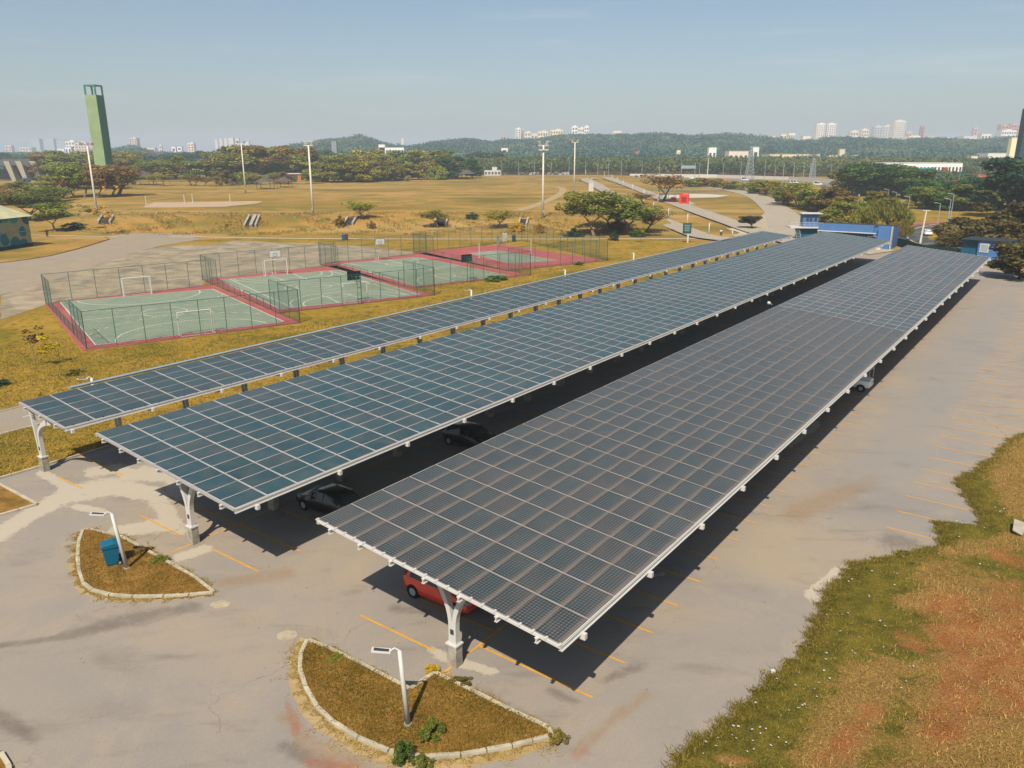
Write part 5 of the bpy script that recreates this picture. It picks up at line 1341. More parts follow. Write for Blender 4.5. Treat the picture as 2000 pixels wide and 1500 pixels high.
hv = [(1455, 353, WH, 'white van on the highway'), (1470, 356, BLK, 'black car on the highway near the lattice pylon'), (1413, 354, RED, 'red car on the highway'), (1523, 359.5, GRY, 'grey car on the highway'), (1551, 359, WH, 'white minibus on the highway'), (1597, 362, WH, 'white truck cab on the highway'),
      (1610, 367, GRY, 'dark car on the highway'), (1636, 366, WH, 'white car at the right end of the highway'), (1205, 348, GRY, 'grey car on the highway left of the rusty tree'), (1180, 348, GRY, 'grey box truck on the highway beyond the lamps'), (1245, 348.5, WH, 'white truck behind the climbing road'), (1352, 350, WH, 'white car beyond the rusty tree')]
for x, y, m_, l in hv:
    g = G(x, y); k = 'van' if 'van' in l or 'minibus' in l or 'truck' in l else 'hatch'
    car((g[0], g[1], .11), R(-14), m_, l, 5.5 if k == 'van' else 4.4, 1.9, 2.4 if k == 'van' else 1.5, k, False, 'vehicles on the highway')
def slim(x, y, ytop, label, nm='street_lamp', w_=.12, arm=True, mat=GALV, grp='slim grey lamp posts along the highway'):
    g = G(x, y); h = (y - ytop) * mppx(g); m = MB().tube([(0, 0, 0), (0, 0, h)], [w_ * 1.4, w_ * .8], 6)
    r = empty(nm); m.build('pole', mat, r)
    if arm: MB().beam((0, 0, h), (-1.1, 0, h + .25), .14, .12).build('arm', mat, r); MB().box((-1.4, 0, h + .25), (.7, .3, .16)).build('lamp_head', mat, r)
    r.location = (g[0], g[1], 0); return tag(r, label, 'street lamp' if arm else 'pole', grp)
for i, x in enumerate([912, 935, 980, 1013, 1044, 1076, 1111, 1143, 1167, 1188, 1213, 1253, 1287, 1330, 1365, 1411, 1445, 1492, 1512, 1528, 1548, 1567, 1580, 1620, 1680]):
    yb = np.interp(x, [900, 1290, 1640, 1700], [349, 351, 364, 368]); slim(x, yb, yb - random.uniform(30, 36) * (1 if x < 1400 else 1.15), f'{["first", "second", "third", "fourth", "fifth", "sixth", "seventh", "eighth", "ninth", "tenth", "eleventh", "twelfth", "thirteenth", "fourteenth", "fifteenth", "sixteenth", "seventeenth", "eighteenth", "nineteenth", "twentieth", "twenty-first", "twenty-second", "twenty-third", "twenty-fourth", "last"][i]} slim lamp post along the highway counted from the left', w_=.16)
for x, y, t, l in [(1718, 372, 320, 'lamp post over the dark trees left of the long white warehouse'), (1744, 372, 322, 'lamp post just left of the blue stripe'), (1785, 372, 327, 'lamp post in front of the long white warehouse'), (1825, 370, 334, 'lamp post in front of the red stripe'), (1870, 372, 333, 'lamp post right of the red stripe'), (1908, 375, 329, 'lamp post left of the dark conifer'),
    (1731, 412, 372, 'lamp post above the drooping tree'), (1747, 408, 377, 'short lamp post right of the drooping tree top'), (1770, 435, 386, 'lamp post beside the brick path'), (1830, 445, 399, 'lamp post on the far side of the bend'), (1848, 452, 391, 'lamp post at the inner bend'), (1853, 448, 382, 'tallest lamp post at the inner bend'), (1875, 380, 362, 'lamp post over the green trees right')]:
    slim(x, y, t, l, w_=.10, grp='lamp posts among the trees on the right')
g = slim(1797, 476, 413, 'pale concrete utility pole leaning beside the white car', 'utility_pole', .17, False, PALEPOLE, None); MB().beam((-.9, 0, 7.3), (.9, 0, 7.3), .12, .12).build('crossarm', PALEPOLE, g); g.rotation_euler = (0, .05, 0)
slim(1675, 405, 380, 'pale post standing among the trees behind the lookout', 'utility_pole', .2, False, PALEPOLE, None)
def pylon(x, y, ytop, w_, label):
    g = G(x, y); h = (y - ytop) * mppx(g); mb = MB(); N = 9
    def sec(t): return w_ * (1 - t) + .9 * t
    for i in range(N):
        a, b = i / N, (i + 1) / N
        for k in range(4):
            c0 = [(sx_ * sec(t) / 2, sy_ * sec(t) / 2, t * h) for t in (a, b) for sx_, sy_ in (((-1, -1), (1, -1), (1, 1), (-1, 1))[k], ((-1, -1), (1, -1), (1, 1), (-1, 1))[(k + 1) % 4])]
            mb.beam(c0[0], c0[2], .28, .28); mb.beam(c0[0], c0[3], .16, .16); mb.beam(c0[1], c0[2], .16, .16)
    for t in (.72, .86, .97): mb.beam((-3.5 * (1.5 - t), 0, h * t), (3.5 * (1.5 - t), 0, h * t), .25, .25)
    o = mb.build('lattice_pylon', GALV); o.location = (g[0], g[1], 0); tag(o, label, 'pylon')
pylon(1463, 352, 289, 6, 'grey steel lattice pylon beyond the highway')
pylon(1586, 350, 311, 4, 'slimmer lattice pylon right of the highway van')
o = slim(1381, 351, 310, 'pale pole beyond the highway near the round tree', 'utility_pole', .3, False, PALEPOLE, None)
g = G(1343, 352); r = empty('gantry_sign'); mb = MB()
for s in (-1, 1): mb.tube([(s * 5, 0, 0), (s * 5, 0, 13)], .2, 6)
mb.build('gantry_post', GALV, r); MB().box((0, 0, 9.5), (11, .3, 2.2)).build('sign_panel', GALV, r); r.location = g; tag(r, 'grey two-legged gantry sign beyond the rusty tree', 'sign')

# ---------------------------------------------------------------- small structures on the field
def hut(x, y, w_, h, label, roofm, open_=True):
    g = T(x, y); r = empty('thatched_shelter'); 
    for sx_, sy_ in ((-1, -1), (1, -1), (1, 1), (-1, 1)): MB().tube([(sx_ * w_ * .3, sy_ * w_ * .3, 0), (sx_ * w_ * .3, sy_ * w_ * .3, h * .62)], .13, 6).build('post', BARK, r)
    m = MB(); n = 12; 
    for i in range(n):
        a, b = 2 * math.pi * i / n, 2 * math.pi * (i + 1) / n; m.quad((w_ / 2 * math.cos(a), w_ / 2 * math.sin(a), h * .55), (w_ / 2 * math.cos(b), w_ / 2 * math.sin(b), h * .55), (0, 0, h)); m.quad((w_ / 2 * math.cos(a), w_ / 2 * math.sin(a), h * .55), (0, 0, h * .62), (w_ / 2 * math.cos(b), w_ / 2 * math.sin(b), h * .55))
    m.build('roof', roofm, r); MB().box((0, 0, .45), (w_ * .45, .6, .1)).box((0, 0, .22), (.3, .3, .44)).build('bench', BARK, r); r.location = g; return tag(r, label, 'shelter', 'small round shelters on the field')
THATCH = plain('grey_thatch', '#6F685C', .95, .1, .3, 1.2); BLUET = plain('blue_tarp', '#2A8FC0', .6)
hut(283, 361, 15, 7.6, 'grey-roofed shelter with a blue patch at the edge of the sparse trees', THATCH)
g = T(281, 361); o = MB().prism([(-5.0, -2.5, 5.15), (.3, -1.2, 7.9), (.1, .6, 8.1), (-5.0, .8, 5.4)], (0, 0, .12)).build('blue_tarpaulin', BLUET); o.location = g; tag(o, 'bright blue tarpaulin on the grey shelter roof', 'tarpaulin')
hut(519, 369, 11, 6, 'small dark shelter left of the orange kiosk', THATCH); hut(556, 366, 10, 5.5, 'small dark shelter in front of the orange kiosk', THATCH); hut(900, 349, 12, 7, 'left one of the twin thatched shelters at the field end', THATCH); hut(912, 350, 12, 6.5, 'right one of the twin thatched shelters at the field end', THATCH)
def block(name, x0, x1, yb, yt, label, m_, depth=8, cat='building', roof=None, wins=0, rows=1, wm=None, z=None, overh=.0, D=None, group=None, rot=0.0, roofh=.5, doors=0, doorm=None):
    if D is None: a, b = T(x0, yb), T(x1, yb)
    else: a = ray(x0, 299) * D / ray(x0, 299)[1]; b = ray(x1, 299) * D / ray(x1, 299)[1]
    Dm = (a[1] + b[1]) / 2; zb = float(min(terrain(a[0], a[1]), terrain(b[0], b[1]))) if z is None else z
    Lw = abs(b[0] - a[0]); k = ray((x0 + x1) / 2, yt); zt = CAMH + k[2] * Dm / k[1]; h = zt - zb
    r = empty(name); MB().box((0, depth / 2, h / 2), (Lw, depth, h)).build('wall', m_, r)
    rb = MB().box((0, depth / 2, h + roofh / 2 - .02), (Lw + overh * 2, depth + overh * 2, roofh)).build('roof', roof or m_, r)
    if roof is None: MB().box((Lw * .12, depth / 2, h + roofh + 1.2), (Lw * .3, depth * .4, 2.6)).build('roof_house', m_, rb)
    wm = wm or GLASSD; mk = []
    for i in range(wins):
        mb = MB()
        for j in range(rows): mb.box((-Lw / 2 + Lw * (i + .5) / wins, -.04, h * (.04 + .92 * (j + .55) / rows)), (Lw / wins * .55, .10, h / rows * .55 * .92))
        mb.build('window', wm, r)
    for i in range(doors): MB().box((-Lw / 2 + Lw * (i + .5) / doors, -.05, h * .40), (Lw / doors * .62, .12, h * .78)).build('door', doorm, r)
    r.location = ((a[0] + b[0]) / 2, Dm, zb); r.rotation_euler = (0, 0, rot); return tag(r, label, cat, group)
GLASSD = plain('dark_window', '#4A565C', .3, .5, .1, .1); PW = plain('white_render', '#EFEAE0', .8); CREAM = plain('cream_render', '#E3D2A6', .85); ORG = plain('orange_render', '#E08A3E', .8)
block('orange_kiosk', 555, 588, 352, 340, 'orange kiosk with a dark opening among the trees', ORG, 6, roof=PW, overh=.6, doors=1, doorm=GLASSD); block('orange_kiosk', 590, 608, 348, 338, 'small orange annex right of the orange kiosk', ORG, 6, roof=ORG)
block('red_container', 1326, 1344, 400, 381, 'bright red container with small yellow stripes beside the bare tree', plain('red_metal', '#E8422C', .6, .3, .1, 1, 1.3), 6, roof=plain('red_metal', '#E8422C', .6, .3, .1, 1, 1.3), wins=1, wm=plain('red_dark', '#B02A1C', .6), roofh=.15, rot=-.25)
g = T(1312, 397); r = empty('steel_awning'); mb = MB()
for sx_ in (-4.5, -1.5, 1.5, 4.5):
    for sy_ in (0, 4): mb.beam((sx_, sy_, 0), (sx_, sy_, 3.4), .14, .14)
mb.build('post', GREYM, r); MB().box((0, 2, 3.5), (10, 5, .15)).build('roof', GREYM, r); r.location = g; tag(r, 'dark flat awning on posts attached to the red container', 'awning')
o = MB().box((0, 0, .8), (3.6, 1.6, 1.6)).box((.5, 0, 1.9), (1.6, 1.2, .6)).build('red_cart', plain('red_metal', '#E8422C', .6, .3, .1, 1, 1.3)); o.location = T(1312, 396); tag(o, 'small red cart under the dark awning', 'cart')
block('red_doored_kiosk', 1352, 1380, 364, 354, 'grey kiosk with two red doors above the skate ground', plain('grey_render', '#9C948A', .85), 7, roof=plain('grey_slab', '#A8A094', .9), overh=1.2, doors=2, doorm=plain('red_metal', '#E8422C', .6, .3, .1, 1, 1.3))
block('water_tank', 946, 978, 343, 334, 'low white building with a small tower beyond the dry field', PW, 8, wins=5, rows=1)
for i, (x, y, t, w_) in enumerate([(1286, 395, 368, .3), (1257, 396, 371, .25)]):
    slim(x, y, t, ['pale post left of the red container', 'pale short post on the road divide'][i], 'utility_pole', w_, False, PALEPOLE, 'short pale posts')
o = MB().box((0, 0, 2.2), (2.2, 1.2, 4.4)).box((0, 0, 4.5), (2.6, 1.5, .3)).build('white_pillar', PW); o.location = T(1154, 374); tag(o, 'white block pillar between the two climbing roads', 'pillar')
for i, (x, y) in enumerate([(286, 402), (361, 399), (377, 398.5), (450, 397)]):
    g = T(x, y); o = MB().tube([(0, 0, 0), (0, 0, 3.2)], .16, 6).tube([(0, 0, 0), (0, 0, .1)], .3, 8).build('net_pole', plain('cream_paint', '#F0E6CC')); o.location = g
    tag(o, ['leftmost', 'second', 'third', 'rightmost'][i] + ' cream net pole on the sand court', 'net pole', 'cream net poles of the sand court')
# concrete stairs and channels in the bank
def stairs(x0, y0, x1, y1, w_, label, n=8, flat=False):
    a, b = T(x0, y0), T(x1, y1); a[2] = terrain(*a[:2]); b[2] = terrain(*b[:2]) + .15; mb = MB(); r = empty('concrete_steps')
    d = (b - a) / n; s = Vector((1, 0, 0))
    for i in range(n):
        p = a + d * (i + .5); mb.box((p[0], p[1], p[2]), (w_, abs(d[1]) * 1.0 + .1, .45))
    mb.build('steps', plain('dark_steps', '#4E4A44', .9), r)
    for s_ in (-1, 1):
        m = MB(); off = Vector((s_ * (w_ / 2 + .25), 0, .35)); m.beam(tuple(Vector(a) + off), tuple(Vector(b) + off), .5, .8); m.build('side_wall', CONC, r)
    return tag(r, label, 'steps', 'concrete steps climbing the grassy bank')
stairs(203, 437, 211, 425, 2.6, 'concrete steps in the bank nearest the leftmost floodlight pole'); stairs(484, 444, 494, 425, 1.3, 'two pale flights of steps side by side in the bank'); stairs(494, 444, 502, 425, .9, 'narrow flight of steps right beside the double steps'); stairs(680, 440, 688, 428, 1.8, 'dark opening of steps in the bank left of the small tree'); stairs(860, 442, 864, 430, 2.4, 'reddish framed steps in the bank right of the small tree'); stairs(1020, 443, 1024, 430, 1.6, 'small steps in the bank near the floodlight pole with a platform')
# entrance portal
g = np.array(T(40, 354)); r = empty('entrance_portal'); s = mppx(g)
for i, x in enumerate((17, 40, 67)):
    xx = (x - 40) * s; m = MB(); m.prism([(xx + 2.6, 0, 0), (xx + 5.6, 0, 0), (xx + 2.6, 0, 38 * s), (xx - 1.6, 0, 38 * s)], (0, 6, 0)); m.build('pillar', CONC, r)
MB().box((-10, 4, 36 * s), (60 * s + 20, 6, 4.5)).build('beam', plain('dark_grey_slab', '#6E7476', .9), r); MB().box((-10, 14, 12 * s), (80 * s, 8, 20 * s)).build('gate_wall', plain('grey_blue_wall', '#5E6C70', .9), r)  # beam in an even dark grey
r.location = (g[0], g[1], g[2]); tag(r, 'concrete entrance portal with slanted pale pillars at the left edge', 'gateway')
for i, (x, y, c_, l) in enumerate([(52, 372, '#3C9FC8', 'blue play tower left among the trees'), (57, 374, '#2E86B8', 'second blue play tower beside it'), (94, 372, '#E8A030', 'orange-yellow play post near the blue towers'), (70, 368, '#6FB8C8', 'pale blue low play platform')]):
    g = T(x, y); w_ = 9 if i == 3 else 3; hh = 2.0 if i == 3 else 6; o = MB().tube([(0, 0, 0), (0, 0, hh)], w_ / 2, 12).tube([(0, 0, hh), (0, 0, hh + 1.0)], [w_ / 2, .2], 12).build('play_tower' if i != 3 else 'play_platform', plain('play_' + str(i), c_, .6)); o.location = g; tag(o, l, 'play equipment')
g = T(217, 372); mb = MB(); s = mppx(g)
for k in range(7):
    a = math.pi * (k + .5) / 7; mb.tube([(13 * s * math.cos(a), 0, 8 * s + 9 * s * math.sin(a)), (13.3 * s * math.cos(a), 1, 8 * s + 9.2 * s * math.sin(a))], 3.4 * s, 10)
mb.tube([(-13 * s, 0, 0), (-13 * s, 0, 8 * s)], 3 * s, 10); mb.tube([(13 * s, 0, 0), (13 * s, 0, 8 * s)], 3 * s, 10)
o = mb.build('inflatable_arch', plain('yellow_vinyl', '#EDB22A', .5)); o.location = g; tag(o, 'puffy yellow arch seen through the tree trunks', 'arch')
# painted warehouse
t = NT('leaf_mural'); p = t.coord(); vo = t.add('ShaderNodeTexVoronoi', feature='F1', inp={'Scale': .40, 'Randomness': .9}); t.link(p, vo.inputs['Vector'])
mk_ = t.mask(vo.outputs['Distance'], .62, .54); cc_ = t.ramp(vo.outputs['Color'], [(0, C('#2E8E98')), (.35, C('#56B0AE')), (.6, C('#B9C28A')), (.8, C('#2B6E84')), (1, C('#D2D2A0'))], 'CONSTANT')
MUR = t.base(t.mix(mk_, t.ramp(t.noise(.8, 4, .6, p), [(.3, C('#B8C0A0')), (.7, C('#CACAA6'))]), cc_), .85)
a = G(64, 480); b = G(-120, 508); hh = 6.4; d = Vector((b[0] - a[0], b[1] - a[1], 0)); L = d.length; ang = math.atan2(d.y, d.x); r = empty('painted_warehouse')
MB().box((L / 2, -11, hh / 2), (L, 22, hh)).build('wall', MUR, r)
m = MB(); m.prism([(-.6, .8, hh), (-.6, -11, hh + 3.4), (-.6, -22.8, hh), (-.6, -11, hh - .0)], (L + 1, 0, 0)); m.build('roof', plain('mossy_roof', '#D6D2A8', .85, .2, .2, .5), r)
MB().box((L / 2, .06, hh * .52), (L, .12, .14)).build('ledge', CONC, r)
m = MB(); m.box((L / 2, .10, .35), (L, .18, .7)); m.build('dark_base', plain('mural_base', '#2C5D5E', .9, .2, .4, 1.5), r)
r.location = (a[0], a[1], 0); r.rotation_euler = (0, 0, ang)
tag(r, 'low warehouse painted with teal leaves at the left edge', 'warehouse')
# green tower
g = ray(200, 299) * 520 / ray(200, 299)[1]; zt = CAMH + ray(191, 186)[2] * 520 / ray(191, 186)[1]; r = empty('green_tower'); w_ = 7.6
MB().box((0, 0, zt / 2), (w_, w_, zt)).build('shaft', plain('tower_green', '#A8C08A', .85, .2, .15, .15), r)
mb = MB().box((w_ / 2 + .05, 0, zt / 2), (.12, w_, zt)); mb.build('shaded_side', plain('tower_green_shaded', '#2A8A66', .85, .2, .08, .15), r)  # right face: shade painted in as a darker green sheet
fh = 5.6; tg = plain('tower_frame_green', '#4E9A80', .8)
for sx_, sy_ in ((-1, -1), (1, -1), (1, 1), (-1, 1)): MB().box((sx_ * (w_ / 2 - .4), sy_ * (w_ / 2 - .4), zt + fh / 2), (.8, .8, fh)).build('frame_post', tg, r)
mb = MB(); e = w_ / 2 - .4
mb.beam((-e, -e, zt + fh), (e, -e, zt + fh), .8, .8).beam((e, -e, zt + fh + .002), (e, e, zt + fh + .002), .8, .8).beam((e, e, zt + fh), (-e, e, zt + fh), .8, .8).beam((-e, e, zt + fh + .002), (-e, -e, zt + fh + .002), .8, .8)
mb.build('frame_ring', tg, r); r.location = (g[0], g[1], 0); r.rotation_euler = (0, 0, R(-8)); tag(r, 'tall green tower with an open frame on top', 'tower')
# blue gatehouse
BL = plain('blue_render', '#5E8CC8', .8, .2, .05, .6); BLD = plain('teal_render', '#1E6A86', .85, .2, .06, .6); WT = plain('white_trim', '#F0EEE8')
def facade(A, B, h, depth, nm, label, parts):
    d = Vector((B[0] - A[0], B[1] - A[1], 0)); L = d.length; r = empty(nm); parts(r, L); r.location = (A[0], A[1], 0); r.rotation_euler = (0, 0, math.atan2(d.y, d.x)); return tag(r, label, 'building')
A, B = G(1599, 436, 4.8), G(1743, 443, 4.8)
def gate(r, L):
    h = 4.8; MB().box((L / 2, 4.5, h / 2 - .2), (L, 7, h - .4)).build('wall', BL, r); MB().box((L * .38, .55, h - .75), (L * .76, .9, 1.5)).build('fascia', BL, r); MB().box((L * .91, .55, h / 2), (L * .18, .9, h)).build('end_wall', BL, r)
    MB().box((L * .38, .98, h * .33), (L * .755, .06, h * .66)).build('recessed_wall', BLD, r); MB().box((L * .40, -.1, h - 1.55), (L * .80, .9, .14)).build('ledge', WT, r); MB().box((L + .06, .3, h / 2), (.14, 1.4, h)).build('edge_trim', WT, r)
    MB().box((L / 2, 4.5, h - .3), (L - .2, 6.4, .12)).build('roof', plain('dark_roof', '#3A4348', .9), r)
    for k, (x0, x1) in enumerate(((.36, .48), (.68, .82))):
        f = MB().box((L * (x0 + x1) / 2, .93, 1.9), (L * (x1 - x0), .06, 1.3)).build('window', WT if k else GREYM, r); MB().box((L * (x0 + x1) / 2, .89, 1.9), (L * (x1 - x0) - .3, .05, 1.0)).build('pane', GLASSD, f)
    MB().box((L * .8, -.9, .2), (L * .2, 1.6, .4)).build('white_step', WT, r)
facade(A, B, 4.8, 8, 'blue_gatehouse', 'long blue building with a white ledge behind the middle carport', gate)
g = G(1577, 468); r = empty('lookout_booth')
MB().box((0, 1.4, 1.35), (4.4, 3, 2.7)).build('ground_floor', BLD, r); dk = MB().box((-.7, .9, 2.85), (7.4, 4.2, .28)).build('deck', WT, r)
bo = MB().box((.3, 1.3, 4.45), (3.5, 2.6, 2.9)).build('booth', BL, r)
for x_ in (-.75, .0, 1.1): MB().box((x_ + .3, -.03, 4.7), (.55, .06, .9)).build('window', GLASSD, bo)
MB().box((.4, 1.2, 6.0), (4.8, 3.7, .16)).build('roof', WT, r)
mb = MB()
for z_ in (3.5, 4.0): mb.beam((-4.3, -1.1, z_), (2.9, -1.1, z_), .05, .05); mb.beam((-4.3, -1.1, z_), (-4.3, 2.9, z_), .05, .05)
for k in range(8): mb.beam((-4.3 + k * 1.03, -1.1, 3.0), (-4.3 + k * 1.03, -1.1, 4.0), .05, .05)
mb.build('railing', WT, r); mb = MB()
for k in range(9): mb.box((-2.6 - .25 * (k % 2) * 0, -.8 + .28 * k - 1.6, .3 + .3 * k), (1.0, .3, .05))
mb.beam((-3.1, -2.4, .2), (-3.1, .1, 2.8), .08, .2); mb.beam((-2.1, -2.4, .2), (-2.1, .1, 2.8), .08, .2); mb.build('stairs', GALV, r)
r.location = g; r.rotation_euler = (0, 0, -.1); tag(r, 'blue lookout booth on a railed white deck', 'lookout booth')
A, B = G(1905, 512), G(1962, 517)
def house(r, L):
    h = 4.0; MB().box((L / 2, 3, h / 2), (L, 6, h)).build('wall', BL, r); MB().box((-1.5, 3.2, h / 2 - .05), (3.0, 5, h - .1)).build('annex', BLD, r); MB().box((L / 2 - 1.4, 3, h + .06), (L + 3.2, 6.6, .14)).build('roof', plain('dark_roof', '#3A4348', .9), r)
    f = MB().box((1.1, -.05, 2.7), (1.5, .12, 1.6)).build('window', WT, r); mb = MB().box((1.1, -.10, 2.7), (1.2, .05, 1.3)); mb.build('pane', GALV, f); MB().box((-2.3, .66, 2.9), (.8, .1, .6)).build('vent', GLASSD, r)
facade(A, B, 4, 6, 'blue_house', 'blue house with a white grilled window at the far end of the carports', house)
wall('hedge_wall', 'low dark green fence wall between blue building and blue house', [G(1745, 478), G(1800, 496), G(1880, 508)], 1.8, .3, plain('dark_green_fence', '#1E4038', .9), 'fence')
wall('brick_planter', 'low reddish terrace wall beyond the bend', [G(1770, 441), G(1850, 437)], .6, 3, plain('reddish_paving', '#C08068'), 'wall')
